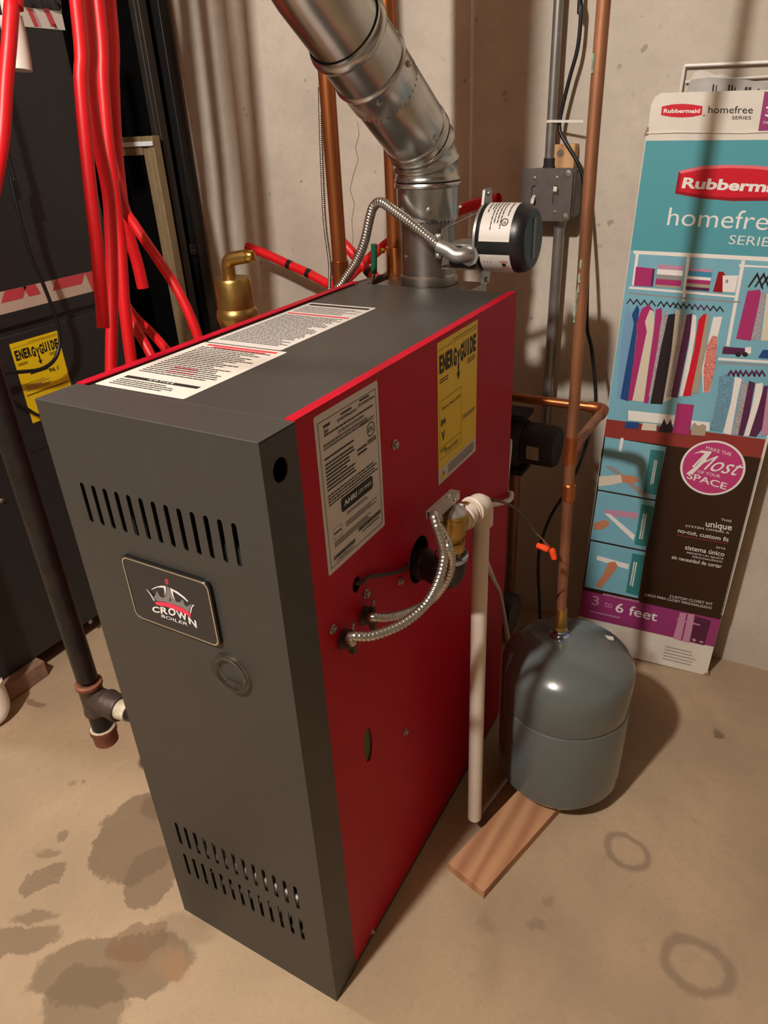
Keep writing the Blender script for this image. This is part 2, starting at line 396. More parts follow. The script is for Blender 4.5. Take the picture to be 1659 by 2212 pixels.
for i in range(20):
    x = -4.0+.42*i
    if abs(x-.10) < .08 or abs(x+1.02) < .08: x += .12
    obj('joist', MB().box((x-.02, -6.5, CZ-.1), (x+.02, WY, CZ)), 'joist_wood', ceil, smooth=0)
# hairline crack in the wall, a shallow dark groove line
mb = MB(); pts = [(772, 262), (776, 290), (768, 318), (774, 345), (763, 380), (756, 410), (766, 440), (760, 475), (763, 515), (757, 560)]
ws = [.0005, .0007, .0008, .0006, .0009, .0007, .0008, .0006, .0007, .0004]
P = [aty(u, v, WY-.0003) for u, v in pts]
mb.add([p+Vector((s*wd, 0, 0)) for p, wd in zip(P, ws) for s in (-1, 1)], [(2*i, 2*i+1, 2*i+3, 2*i+2) for i in range(len(P)-1)])
obj('crack', mb, 'crack_dark', wall, smooth=0)
# bare bulbs' holders on the joists (the two lamps of the place)
for nm, (x, y, z), lb in (('ceiling_lampholder', (.10, -1.10, 2.25), 'white porcelain lampholder fixed on the ceiling over the open floor'), ('ceiling_lampholder', (-1.02, -.035, 2.15), 'white porcelain lampholder on the ceiling before the furnace')):
    obj(nm, MB().lathe((x, y, CZ), (0, 0, -1), [(.055, 0), (.055, .012), (.03, .03), (.022, CZ-z-.055)]), 'bulb_base', label=lb, cat='lampholder')

# ================================================================== the boiler
W, D, H, D0 = .3041, .6520, .900, .0551
boiler = thing('boiler', 'tall narrow boiler with dark grey front and top and bright red sides', 'boiler', (W/2, D/2, 0))
X, Y, Z = Vector((1, 0, 0)), Vector((0, 1, 0)), Vector((0, 0, 1))
FR = Pl((0, 0, 0), X, Z); SD = Pl((W, 0, 0), Y, Z); TP = Pl((0, 0, H-.002), X, Y)
xs = [.0397+i*(.2580-.0397)/12 for i in range(13)]
holes = [slot(x, .756, .8075, .0066) for x in xs]+[slot(x, .1905, .2412, .0062) for x in xs]+[slot(x, .118, .1698, .0062) for x in xs]
th = .0016
mb = MB().plate([(0, 0), (W, 0), (W, H), (0, H)], holes, th, (0, th/2, 0), X, Z)
mb.plate([(th, .0), (D0, .0), (D0, H-.001), (th, H-.001)], [ell(.0258, .8625, .0115, .0125)], th, (W-th/2, 0, 0), Y, Z)
mb.box((0, th, 0), (th, D0, H-.001)); mb.box((0, th, H-th), (W, D0, H))
fp = obj('front_panel', mb, 'grey_paint', boiler, plabel='dark grey front cover with rows of vent slots')
obj('folded_edge', MB().cyl((.001, .0009, H-.0009), (W-.001, .0009, H-.0009), .0012, n=10), 'grey_paint', fp)
obj('folded_edge', MB().cyl((.014, D0, H-.0009), (W-.001, D0, H-.0009), .0011, n=10), 'grey_paint', fp)
# red sides: right one has the pipe, wire and inspection holes
elong = [(.1365+.0105*math.cos(t*math.pi/12), .4005+.031*math.sin(t*math.pi/12)) for t in range(24)]
mb = MB().plate([(D0, .012), (D, .012), (D, H), (D0, H)], [ell(.300, .605, .030, .036), ell(.138, .663, .0085, .0105), elong], th, (W-th/2, 0, 0), Y, Z)
mb.box((W-.0125, D0, H-.0005), (W, D, H+.0012))
obj('side_panel', mb, 'red_paint', boiler, plabel='red right side jacket with labels and pipe holes')
mb = MB().box((0, D0, .012), (th, D, H)); mb.box((0, D0, H-.0005), (.0135, D, H+.0012))
obj('side_panel', mb, 'red_paint', boiler, plabel='red left side jacket')
obj('top_panel', MB().box((.0135, D0+.0005, H-.0036), (W-.0125, D, H-.002)), 'grey_paint', boiler)
obj('rear_panel', MB().box((th, D-th, .012), (W-th, D, H-.004)), 'grey_paint', boiler)
obj('base_pan', MB().box((th, .003, 0), (W-th, D-.003, .010)), 'dark_sheet_metal', boiler)
obj('insulation', MB().box((W-.03, .10, .34), (W-.003, .18, .47)), 'olive_foam', boiler, plabel='olive insulation behind the oval hole')
hx = obj('heat_exchanger', MB().box((.035, .10, .26), (W-.035, D-.05, .72)), 'cast_iron', boiler)
obj('inner_baffle', MB().box((.004, .055, .30), (W-.034, .060, H-.01)), 'dark_sheet_metal', boiler)
mn = obj('gas_manifold', MB().cyl((.03, .040, .142), (W-.02, .040, .136), .011), 'steel_tube', boiler)
for i in range(4):
    obj('burner_tube', MB().cyl((.06+.06*i, .05, .150), (.06+.06*i, .45, .150), .017, n=16), 'steel_tube', boiler)
obj('base_tray', MB().box((.02, .03, .012), (W-.02, .5, .020)), 'steel_tube', boiler)
# draft hood behind the jacket that carries the flue
dh = obj('draft_hood', MB().box((.045, D+.001, .45), (.215, D+.076, .872)), 'galvanised_dull', boiler, bevel=.002)
obj('hood_cap', MB().box((.040, D-.004, .872), (.222, D+.080, .896)), 'galvanised_dull', boiler, bevel=.002)
# sight glass ring
c = (.2185, .6035)
rp = obj('sight_glass', MB().lathe((c[0], 0, c[1]), (0, -1, 0), [(.0262, 0), (.0266, .004), (.0255, .0065), (.0215, .0065), (.0205, .0045), (.0205, 0)], 40, cap=False), 'clear_plastic', boiler, plabel='clear plastic ring around the sight hole')
for rr, hh in ((.0264, .0045), (.0212, .0064), (.0205, .001)):
    obj('glass_rim', MB().tube([(c[0]+rr*math.cos(t*math.pi/24), -hh, c[1]+rr*math.sin(t*math.pi/24)) for t in range(49)], .00035, 6, False), 'clear_plastic', rp)
obj('glass_step', MB().plate([(c[0]-.012, c[1]-.021), (c[0]+.012, c[1]-.021), (c[0]+.012, c[1]-.014), (c[0]-.012, c[1]-.014)], [], .003, (0, -.003, 0), X, Z), 'clear_plastic', rp)
# name badge
BT = .0045
mb = MB().plate(rrect(.0795, .6385, .2130, .7270, .010), [], BT, (0, -BT/2, 0), X, Z)
bd = obj('name_plate', mb, 'badge_frame', boiler, bevel=.0012, plabel='black name plate with silver rim and crown emblem')
BP = Pl((0, -BT, 0), X, Z)
mb = MB().plate(rrect(.0812, .6400, .2113, .7255, .009), [rrect(.0832, .6418, .2093, .7237, .008)], .0006, (0, -BT-.0004, 0), X, Z)
obj('silver_rim', mb, 'chrome_line', bd)
obj('plate_face', MB().plate(rrect(.0840, .6426, .2085, .7229, .0075), [], .0004, (0, -BT-.0002, 0), X, Z), 'badge_black', bd)
bc = lambda x, y: (260+x*.14467, 1180+y*.14467)
mb = MB(); O1 = .0007
ppoly(mb, BP, [(430, 640), (490, 740), (520, 742), (538, 690), (550, 660), (575, 700), (600, 745), (650, 768), (682, 735), (694, 660), (700, 598), (735, 608), (760, 690), (800, 770), (850, 828), (900, 832), (925, 790), (945, 800), (962, 865), (1000, 900), (1045, 865), (1070, 855), (1032, 975), (900, 905), (760, 852), (640, 820), (545, 810)], 'logo_grey', O1, bc)
ppoly(mb, BP, [(470, 635), (540, 600), (620, 583), (685, 590), (685, 680), (660, 740), (668, 680), (652, 612), (560, 610), (480, 642)], 'white_ink', O1, bc)
ppoly(mb, BP, [(748, 617), (860, 672), (960, 750), (1020, 815), (1008, 825), (940, 765), (860, 708), (788, 662), (800, 740), (826, 800), (785, 750), (763, 680)], 'white_ink', O1, bc)
ppoly(mb, BP, [(390, 628), (440, 682), (520, 802), (508, 815), (452, 718), (398, 645)], 'white_ink', O1, bc)
ppoly(mb, BP, [(1112, 868), (1078, 912), (1058, 1000), (1044, 994), (1058, 918), (1084, 870)], 'white_ink', O1, bc)
ppoly(mb, BP, [(525, 826), (600, 822), (760, 850), (900, 900), (1010, 960), (1056, 1015), (1058, 1056), (1000, 1020), (860, 960), (700, 900), (600, 882), (540, 868)], 'logo_red', O1, bc)
ppoly(mb, BP, [(690, 468), (700, 490), (726, 520), (712, 572), (690, 558), (668, 515), (684, 495)], 'logo_red', O1, bc)
ppoly(mb, BP, [(695, 500), (710, 528), (697, 548), (682, 522)], 'badge_black', O1+.0002, bc)
ppoly(mb, BP, [(748, 760), (765, 800), (748, 825), (735, 800)], 'badge_black', O1+.0002, bc)
for ch, a, b, t in (('C', (490, 972), (598, 985), (482, 885)), ('R', (612, 988), (722, 1008), (606, 892)), ('O', (728, 1012), (838, 1032), (722, 908)), ('W', (862, 1052), (1018, 1108), (834, 945)), ('N', (1034, 1142), (1155, 1212), (1018, 1035))):
    ptext(mb, BP, ch, a, b, t, O1+.0004, 'white_ink', .035, tr=bc)
ptext(mb, BP, 'BOILER', (622, 1048), (1016, 1180), (626, 1004), O1+.0004, 'white_ink', .008, tr=bc)
obj('emblem', mb, None, bd, smooth=0)
# screws on the red side
for i, (y, z, r) in enumerate(((.2435, .802, .0055), (.243, .604, .005), (.1568, .638, .005), (.081, .637, .005), (.239, .331, .0045), (.105, .020, .004))):
    s = obj('screw', MB().lathe((W, y, z), (1, 0, 0), [(r*1.25, 0), (r*1.25, .001), (r*.9, .0015), (r*.8, .0045), (r*.3, .005)], 12), 'screw_zinc', boiler)
# ---- labels
def label_plate(name, pl, corners, mt, parent, rad=.003, plabel=None, off=.0002):
    st = [pl.st(*q) for q in corners]; a0 = min(q[0] for q in st); a1 = max(q[0] for q in st); b0 = min(q[1] for q in st); b1 = max(q[1] for q in st)
    mb = MB().use(mt); mb.poly([pl.P(a, b, off) for a, b in rrect(a0, b0, a1, b1, rad)])
    return obj(name, mb, mt, parent, smooth=0, plabel=plabel), (a0, b0, a1, b1)
def frame_line(mb, pl, a0, b0, a1, b1, wd, mt, off):
    mb.use(mt)
    for q in ((a0, b0, a1, b0+wd), (a0, b1-wd, a1, b1), (a0, b0, a0+wd, b1), (a1-wd, b0, a1, b1)):
        mb.poly([pl.P(q[0], q[1], off), pl.P(q[2], q[1], off), pl.P(q[2], q[3], off), pl.P(q[0], q[3], off)])
def rect(mb, pl, a0, b0, a1, b1, mt, off):
    mb.use(mt).poly([pl.P(a0, b0, off), pl.P(a1, b0, off), pl.P(a1, b1, off), pl.P(a0, b1, off)])
def stext(mb, pl, s, a0, a1, b, h, mt='ink', off=.0006, bold=0, shear=0):
    mb.use(mt); text_mesh(mb, s, pl.P(a0, b, off), pl.P(a1, b, off), pl.P(a0, b+h, off), bold, shear)
def ring_poly(mb, pl, a, b, r, wd, mt, off, n=28):
    mb.use(mt); k = len(mb.v)
    vs = [pl.P(a+rr*math.cos(2*math.pi*i/n), b+rr*math.sin(2*math.pi*i/n), off) for i in range(n) for rr in (r, r-wd)]
    mb.add(vs, [(2*i, 2*((i+1) % n), 2*((i+1) % n)+1, 2*i+1) for i in range(n)])
# rating label (a along y, b along z)
rl, (a0, b0, a1, b1) = label_plate('rating_label', SD, [(676, 903), (815, 824), (828, 1137), (710, 1240)], 'label_white', boiler, plabel='white rating plate with black print')
mb = MB(); o = .0005; w_ = a1-a0; h_ = b1-b0
A = lambda t: a0+w_*t; B = lambda t: b0+h_*t
frame_line(mb, SD, A(.045), B(.035), A(.955), B(.955), .0006, 'ink', o)
lines(mb, SD, A(.12), A(.22), B(.925), B(.905), 1, 'ink', o, .8, 0, 0, 3); lines(mb, SD, A(.38), A(.55), B(.935), B(.92), 1, 'ink', o, .8, 0, 0, 3); lines(mb, SD, A(.68), A(.84), B(.945), B(.93), 1, 'ink', o, .8, 0, 0, 3)
stext(mb, SD, 'BV', A(.13), A(.19), B(.875), h_*.022, bold=.02)
stext(mb, SD, 'AWR070BN2SAU1', A(.32), A(.63), B(.895), h_*.018, bold=.015)
stext(mb, SD, 'CROWNB000784646', A(.65), A(.93), B(.905), h_*.018, bold=.015)
lines(mb, SD, A(.12), A(.90), B(.870), B(.855), 1, 'ink', o, .7, .1, 0, 4)
stext(mb, SD, 'CATEGORY/CATEGORIE I', A(.32), A(.74), B(.828), h_*.018, bold=.015)
lines(mb, SD, A(.10), A(.88), B(.815), B(.775), 2, 'grey_ink', o, .6, .3, 0, 5)
lines(mb, SD, A(.10), A(.55), B(.735), B(.715), 1, 'ink', o, .6, 0, 0, 6)
lines(mb, SD, A(.10), A(.55), B(.70), B(.52), 8, 'ink', o, .5, .3, 0, 7)
lines(mb, SD, A(.60), A(.76), B(.655), B(.60), 2, 'ink', o, .5, .3, 0, 8)
lines(mb, SD, A(.66), A(.92), B(.80), B(.775), 2, 'grey_ink', o, .5, .2, 0, 9)
lines(mb, SD, A(.10), A(.92), B(.505), B(.425), 4, 'ink', o, .45, .25, 0, 10)
ring_poly(mb, SD, A(.84), B(.725), .0085, .0011, 'ink', o); stext(mb, SD, 'ETL', A(.795), A(.885), B(.712), h_*.028, bold=.02)
lines(mb, SD, A(.77), A(.92), B(.665), B(.635), 2, 'ink', o, .6, 0, 0, 11)
mb.use('ink').poly([SD.P(a, b, o) for a, b in rrect(A(.28), B(.335), A(.82), B(.425), .004)])
stext(mb, SD, 'AHRI', A(.32), A(.53), B(.368), h_*.034, 'white_ink', o+.0003, .03); stext(mb, SD, 'CERTIFIED', A(.55), A(.79), B(.370), h_*.026, 'white_ink', o+.0003, .0)
lines(mb, SD, A(.36), A(.72), B(.315), B(.29), 2, 'grey_ink', o, .5, .3, 0, 12)
lines(mb, SD, A(.33), A(.88), B(.255), B(.215), 3, 'ink', o, .4, .3, 0, 13)
lines(mb, SD, A(.13), A(.75), B(.185), B(.145), 4, 'ink', o, .45, .2, 0, 14)
frame_line(mb, SD, A(.13), B(.20), A(.26), B(.275), .0004, 'grey_ink', o); lines(mb, SD, A(.14), A(.25), B(.245), B(.232), 1, 'ink', o, .8, 0, 0, 15)
def barcode(a0, a1, b0, b1, seed):
    rnd = random.Random(seed); a = a0; mb.use('ink')
    while a < a1:
        wd = rnd.choice((.0004, .0006, .0009)); mb.poly([SD.P(a, b0, o), SD.P(min(a+wd, a1), b0, o), SD.P(min(a+wd, a1), b1, o), SD.P(a, b1, o)]); a += wd+rnd.choice((.0004, .0006))
barcode(A(.10), A(.46), B(.072), B(.098), 1); barcode(A(.52), A(.93), B(.118), B(.145), 2)
stext(mb, SD, 'AWR070BN2SAU1', A(.14), A(.43), B(.048), h_*.016, bold=.01); stext(mb, SD, 'CROWNB000784646', A(.58), A(.90), B(.093), h_*.016, bold=.01)
obj('label_print', mb, None, rl, smooth=0)
# energy label
def energy_label(pl, parent, a0, b0, a1, b1, num, extra=True):
    mb = MB().use('label_yellow'); mb.poly([pl.P(a, b, .0003) for a, b in rrect(a0, b0, a1, b1, .001)])
    lab = obj('energy_label', mb, 'label_yellow', parent, smooth=0, plabel='yellow energy guide label')
    w_, h_ = a1-a0, b1-b0; A = lambda t: a0+w_*t; B = lambda t: b0+h_*t; mb = MB(); o = .0007
    lines(mb, pl, A(.36), A(.97), B(.965), B(.958), 1, 'ink', o, .6, 0, 0, 3); rect(mb, pl, A(.02), B(.945), A(.98), B(.9475), 'ink', o)
    # letters fall and rise along the well known V, the Y ends in an arrow
    n = len('ENERGYGUIDE'); dy = [0, 0, 0, -.0, -.012, -.04, -.01, .0, 0, 0, 0]
    for i, ch in enumerate('ENERGYGUIDE'):
        x0 = .045+i*.0835; hh = .125 if ch not in 'GYG' else .125
        if ch == 'I': xa, xb = x0+.022, x0+.048
        else: xa, xb = x0, x0+.072
        stext(mb, pl, ch, A(xa), A(xb), B(.795+dy[i]), h_*.115, 'ink', o, .045)
    xm = .045+5*.0835+.036
    rect(mb, pl, A(xm-.014), B(.70), A(xm+.014), B(.775), 'ink', o); mb.use('ink').poly([pl.P(A(xm-.05), B(.725), o), pl.P(A(xm), B(.665), o), pl.P(A(xm+.05), B(.725), o), pl.P(A(xm), B(.700), o)])
    lines(mb, pl, A(.05), A(.25), B(.75), B(.715), 2, 'ink', o, .45, .3, 0, 4); lines(mb, pl, A(.72), A(.95), B(.765), B(.725), 3, 'ink', o, .4, .2, 0, 5)
    if extra:
        frame_line(mb, pl, A(.04), B(.18), A(.58), B(.60), .0005, 'ink', o); stext(mb, pl, 'Efficiency Rating (AFUE)', A(.10), A(.55), B(.53), h_*.022, 'ink', o)
        stext(mb, pl, num, A(.07), A(.18), B(.42), h_*.05, 'ink', o, .01); mb.use('ink').poly([pl.P(A(.08), B(.38), o), pl.P(A(.10), B(.38), o), pl.P(A(.12), B(.33), o), pl.P(A(.14), B(.38), o), pl.P(A(.16), B(.38), o), pl.P(A(.125), B(.305), o)])
        rect(mb, pl, A(.05), B(.262), A(.57), B(.2645), 'ink', o); lines(mb, pl, A(.06), A(.2), B(.25), B(.225), 2, 'ink', o, .5, .2, 0, 6); lines(mb, pl, A(.16), A(.5), B(.225), B(.195), 2, 'grey_ink', o, .5, .2, 0, 7)
        lines(mb, pl, A(.62), A(.95), B(.37), B(.335), 2, 'grey_ink', o, .5, .1, 0, 8)
        rect(mb, pl, a0, b0, a1, B(.115), 'label_white', o-.0003); mb.use('label_yellow').poly([pl.P(A(.05), B(.022), o), pl.P(A(.20), B(.022), o), pl.P(A(.125), B(.092), o)])
        mb.use('ink').poly([pl.P(A(.115), B(.045), o+.0002), pl.P(A(.135), B(.045), o+.0002), pl.P(A(.135), B(.075), o+.0002), pl.P(A(.115), B(.075), o+.0002)])
        lines(mb, pl, A(.24), A(.95), B(.095), B(.02), 5, 'grey_ink', o, .5, .1, 0, 9)
    else:
        lines(mb, pl, A(.24), A(.62), B(.60), B(.575), 1, 'ink', o, .7, 0, 0, 6); stext(mb, pl, num, A(.62), A(.82), B(.535), h_*.05, 'ink', o, .015)
        rect(mb, pl, A(.04), B(.345), A(.97), B(.355), 'ink', o); lines(mb, pl, A(.08), A(.6), B(.47), B(.39), 4, 'grey_ink', o, .4, .4, 0, 7); rect(mb, pl, A(.04), B(.49), A(.5), B(.494), 'ink', o)
    obj('label_print', mb, None, lab, smooth=0); return lab
st = [SD.st(*q) for q in ((947, 736), (1033, 692), (1026, 965), (944, 1062))]
energy_label(SD, boiler, (st[0][0]+st[3][0])/2, (st[2][1]+st[3][1])/2, (st[1][0]+st[2][0])/2, (st[0][1]+st[1][1])/2, '84')
# two instruction sheets on the top: rows run across the width (a = x, b = y), the nearer one has red head at its far end
wl1, _ = None, None
mb = MB().use('label_warm'); mb.poly([TP.P(a, b, .0003) for a, b in rrect(.0165, .0655, .1530, .2500, .003)]); l1 = obj('warning_label', mb, 'label_warm', boiler, smooth=0, plabel='white instruction sheet with black notice bar')
mb = MB(); o = .0006
lines(mb, TP, .028, .143, .232, .118, 19, 'ink', o, .42, .35, 0, 21); rect(mb, TP, .030, .2385, .143, .2440, 'red_ink', o); lines(mb, TP, .045, .13, .2365, .231, 1, 'red_ink', o, .7, 0, 0, 2)
lines(mb, TP, .06, .11, .150, .128, 3, 'red_ink', o, .4, .3, 0, 22); rect(mb, TP, .030, .0965, .143, .1035, 'ink', o)
stext(mb, TP, 'N O T I C E', .068, .106, .0980, .004, 'white_ink', o+.0003, .02)
lines(mb, TP, .030, .140, .092, .072, 4, 'ink', o, .42, .4, 0, 23); obj('label_print', mb, None, l1, smooth=0)
mb = MB().use('label_white'); mb.poly([TP.P(a, b, .0003) for a, b in rrect(.0185, .2530, .1400, .4950, .003)]); l2 = obj('warning_label', mb, 'label_white', boiler, smooth=0, plabel='white instruction sheet towards the flue')
mb = MB(); rect(mb, TP, .026, .4780, .134, .4870, 'ink', o); rect(mb, TP, .026, .4220, .134, .4275, 'red_ink', o); lines(mb, TP, .026, .134, .470, .432, 6, 'grey_ink', o, .42, .3, 0, 24); lines(mb, TP, .026, .134, .415, .265, 26, 'ink', o, .40, .25, 0, 25)
obj('label_print', mb, None, l2, smooth=0)
# cable clamps (connectors) of the two flexible conduits on the side
def connector(y, z):
    q = obj('cable_connector', MB().lathe((W, y, z), (1, 0, 0), [(.0125, 0), (.0125, .004), (.009, .005), (.009, .014)], 8), 'malleable_iron', boiler)
    obj('clamp_strap', MB().box((W+.008, y-.003, z-.016), (W+.017, y+.003, z+.016)), 'malleable_iron', q, bevel=.001)
    obj('clamp_screw', MB().cyl((W+.012, y+.002, z+.010), (W+.012, y+.006, z+.024), .0022, n=10), 'screw_zinc', q); return q
connector(.1005, .6085); connector(.1485, .6105)

# ================================================================== vent damper on the draft hood
FXc, FYc = .128, .6985
damper = thing('vent_damper', 'round steel vent damper section with black motor, standing at the back of the boiler top', 'vent damper', (FXc, FYc, .897))
R1 = .0465
obj('damper_tube', MB().lathe((FXc, FYc, .897), Z, [(R1+.003, 0), (R1+.004, .004), (R1+.003, .014), (R1, .017), (R1, .112)], 48), 'galvanised_dull', damper)
for a in (-118, -40):
    t = math.radians(a); d = Vector((math.cos(t), math.sin(t), 0)); p = Vector((FXc, FYc, .945))+d*R1
    obj('rivet', MB().lathe(p, d, [(.003, 0), (.0028, .0012), (.0015, .002)], 10), 'screw_zinc', damper)
MX, MY, MZ, MR = .243, .672, .977, .0505
br = obj('motor_bracket', MB().box((FXc+R1-.004, MY-.012, .932), (FXc+R1-.0025, MY+.012, .990)), 'sheet_steel', damper, bevel=.0004)
obj('bracket_arm', MB().obox((FXc+R1-.004, MY-.012, .988), (MX-FXc-R1+.004, 0, .030), (0, .024, 0), (0, 0, .0014)), 'sheet_steel', br)
obj('bracket_arm', MB().box((FXc+R1-.004, MY-.012, .928), (MX, MY+.012, .9295)), 'sheet_steel', br)
# mounting plate with two ears
pl = [(MR*1.02*math.cos(t), MR*1.02*math.sin(t)) for t in [math.radians(a) for a in range(-70, 71, 10)]]
out = []
for a in range(0, 360, 10):
    t = math.radians(a); rr = MR*1.03
    if abs(a-90) <= 10: rr = MR*1.42
    if abs(a-270) <= 10: rr = MR*1.42
    out.append((rr*math.cos(t)*(1 if abs(rr-MR*1.03) < 1e-6 else 1), rr*math.sin(t)))
mp_ = obj('mounting_plate', MB().plate(out, [ell(0, MR*1.27, .003, .003, 12), ell(0, -MR*1.27, .003, .003, 12)], .004, (MX, MY, MZ), Y, Z), 'die_cast', damper, bevel=.001)
for s in (1, -1):
    obj('ear_screw', MB().lathe((MX+.002, MY, MZ+s*MR*1.27), X, [(.0042, 0), (.004, .002), (.002, .003)], 12), 'screw_zinc', mp_)
mo = obj('motor_housing', MB().lathe((MX+.002, MY, MZ), X, [(MR*.97, 0), (MR, .004), (MR, .060), (MR*.97, .068), (MR*.86, .075), (MR*.84, .0755), (.001, .0765)], 48), 'black_plastic', damper, plabel='black cylindrical damper motor')
obj('motor_end_cap', MB().lathe((MX+.0775, MY, MZ), X, [(MR*.84, -.002), (MR*.82, .0005), (.001, .0012)], 40), 'black_plastic_cap', mo)
obj('end_sticker', MB().box((MX+.0787, MY-.006, MZ-.028), (MX+.0792, MY+.006, MZ+.030)), 'logo_grey', mo, smooth=0)
def wrap_label(name, a0, a1, h0, h1, mt, parent, r, n=16):
    vs = []
    for i in range(n+1):
        t = math.radians(a0+(a1-a0)*i/n)
        for h in (h0, h1): vs.append(Vector((MX+.002+h, MY+r*math.cos(t), MZ+r*math.sin(t))))
    return obj(name, MB().add(vs, [(2*i, 2*i+2, 2*i+3, 2*i+1) for i in range(n)]), mt, parent, smooth=60)
lb = wrap_label('motor_label', 88, 178, .006, .055, 'label_white', mo, MR+.0005); lb['label'] = 'white maker label wrapped round the motor'
lb2 = wrap_label('motor_label', 200, 252, .006, .055, 'label_white', mo, MR+.0005)
mb = MB().use('ink')
def wp(h, a, r=MR+.0009): t = math.radians(a); return Vector((MX+.002+h, MY+r*math.cos(t), MZ+r*math.sin(t)))
rnd = random.Random(3)
for h in (.012, .018, .022, .027, .032, .037, .046):
    a = 98
    end = 98+rnd.uniform(20, 62)
    while a < end:
        e = min(end, a+rnd.uniform(3, 9)); mb.poly([wp(h, a), wp(h+.0016, a), wp(h+.0016, e), wp(h, e)]); a = e+1.4
n = 24
vs = []
for i in range(n):
    t = 2*math.pi*i/n
    for rr in (.0058, .0044): vs.append(wp(.044+rr*math.cos(t), 146+math.degrees(rr*math.sin(t)/MR)))
mb.add(vs, [(2*i, 2*((i+1) % n), 2*((i+1) % n)+1, 2*i+1) for i in range(n)])
text_mesh(mb, 'CSA', wp(.0412, 149), wp(.0468, 149), wp(.0412, 144.5), .02)
obj('label_print', mb, None, lb, smooth=0)
mb = MB().use('ink')
for h in (.012, .017, .022): mb.poly([wp(h, 214), wp(h+.0015, 214), wp(h+.0015, 238), wp(h, 238)])
mb.use('red_ink').poly([wp(.038, 212), wp(.050, 212), wp(.050, 228), wp(.038, 228)]); mb.use('label_white').poly([wp(.039, 213.5, MR+.0011), wp(.049, 213.5, MR+.0011), wp(.049, 226.5, MR+.0011), wp(.039, 226.5, MR+.0011)]); mb.use('ink').poly([wp(.041, 216, MR+.0013), wp(.047, 216, MR+.0013), wp(.047, 224, MR+.0013), wp(.041, 224, MR+.0013)])
obj('label_print', mb, None, lb2, smooth=0)
# little wiring box at the motor's foot
wb = obj('wiring_box', MB().box((.198, .628, .937), (MX-.001, MY+.01, .972)), 'pump_dark', damper, bevel=.002, plabel='dark grey wiring box below the motor')
obj('box_lip', MB().box((.197, .627, .970), (MX, MY+.011, .973)), 'die_cast', wb)

# ================================================================== galvanised flue: collar, adjustable elbow, sloping pipe
R2 = .0512
flue = thing('flue_pipe', 'shiny galvanised flue pipe with crimped elbow, sloping up from the vent damper', 'flue pipe', (FXc, FYc, 1.008))
z0 = 1.000
obj('collar', MB().lathe((FXc, FYc, z0), Z, [(R2-.0015, 0), (R2-.0005, .003), (R2, .008), (R2, .048), (R2+.003, .050), (R2+.004, .053), (R2+.003, .056), (R2, .058), (R2, .060)], 48, cap=False), 'galvanised', flue)
# saw tooth crimp ends below the collar
mb = MB()
for i in range(40):
    t = 2*math.pi*i/40; t2 = t+2*math.pi/80; ca = lambda q, r, z: Vector((FXc+r*math.cos(q), FYc+r*math.sin(q), z))
    mb.add([ca(t, R2-.0005, z0+.003), ca(t2, R2-.0005, z0+.003), ca(t2, R1+.001, z0-.004), ca(t, R1+.001, z0-.004)], [(0, 1, 2, 3)])
obj('crimped_edge', mb, 'galvanised', flue)
tilt, azm = math.radians(54), math.radians(-4)
def dirv(t): return Vector((math.sin(t)*math.sin(azm), -math.sin(t)*math.cos(azm), math.cos(t)))
# three gores
p = Vector((FXc, FYc, 1.060)); N3 = 3; seg = .027
for i in range(N3):
    t = tilt*(i+1)/(N3+.0); t = tilt*(i+.5)/N3
    d = dirv(t); L = seg if i < 2 else .016
    m0 = dirv(tilt*i/N3); m1 = dirv(tilt*(i+1)/N3)
    # ring planes are mitred: cut a cylinder along d with planes of normals m0 (at p) and m1 (at p+d*L)
    x = Vector((math.cos(azm), math.sin(azm), 0)); y = d.cross(x).normalized(); n = 48; vs = []; q = p+d*L
    prof = [(p, m0, R2+.0005), (p, m0, R2)]
    rows = []
    for (pc, mm, rr, sh) in ((p, m0, R2+.0022, -.0015), (p, m0, R2+.0022, .0015), (p, m0, R2, .004), (q, m1, R2, -.004), (q, m1, R2+.0022, -.0015)):
        for k in range(n):
            a = 2*math.pi*k/n; e = (x*math.cos(a)+y*math.sin(a))*rr; s_ = -e.dot(mm)/d.dot(mm); vs.append(pc+e+d*(s_+sh))
    fs = [(j*n+k, j*n+(k+1) % n, (j+1)*n+(k+1) % n, (j+1)*n+k) for j in range(4) for k in range(n)]
    obj('elbow_gore', MB().add(vs, fs), 'galvanised', flue, smooth=50); p = q
d = dirv(tilt); knee = p.copy()
def bead(h, r=.003): return [(R2, h-.005), (R2+r*.7, h-.003), (R2+r, h), (R2+r*.7, h+.003), (R2, h+.005)]
PROF = [(R2+.0022, -.002), (R2+.0022, .001), (R2, .004)]
s1 = obj('pipe_section', MB().lathe(p, d, [(R2+.0015, 0)]+bead(.012, .0025)+[(R2, .118), (R2-.0012, .121)], 56, cap=False), 'galvanised', flue)
R3 = R2+.0018
s2 = obj('pipe_section', MB().lathe(p, d, [(R3-.001, .112), (R3, .114)]+[(R3, .150), (R3+.002, .152), (R3+.003, .155), (R3+.002, .158), (R3, .160)]+[(R3, .205), (R3+.003, .208), (R3+.0045, .213), (R3+.003, .218), (R3, .221), (R3, .225)], 56, cap=False), 'galvanised', flue)
R4 = R3-.002
vt = p+d*.37; up_ = [p+d*.215, p+d*.30]
for k_ in range(1, 9):
    a_k = tilt*(1-k_/8); up_.append(up_[-1]+dirv(a_k)*.022)
up_.append(Vector((up_[-1].x, up_[-1].y, CZ-.101)))
s3 = obj('pipe_section', MB().tube(up_, R4, 48, False), 'galvanised', flue, smooth=20)
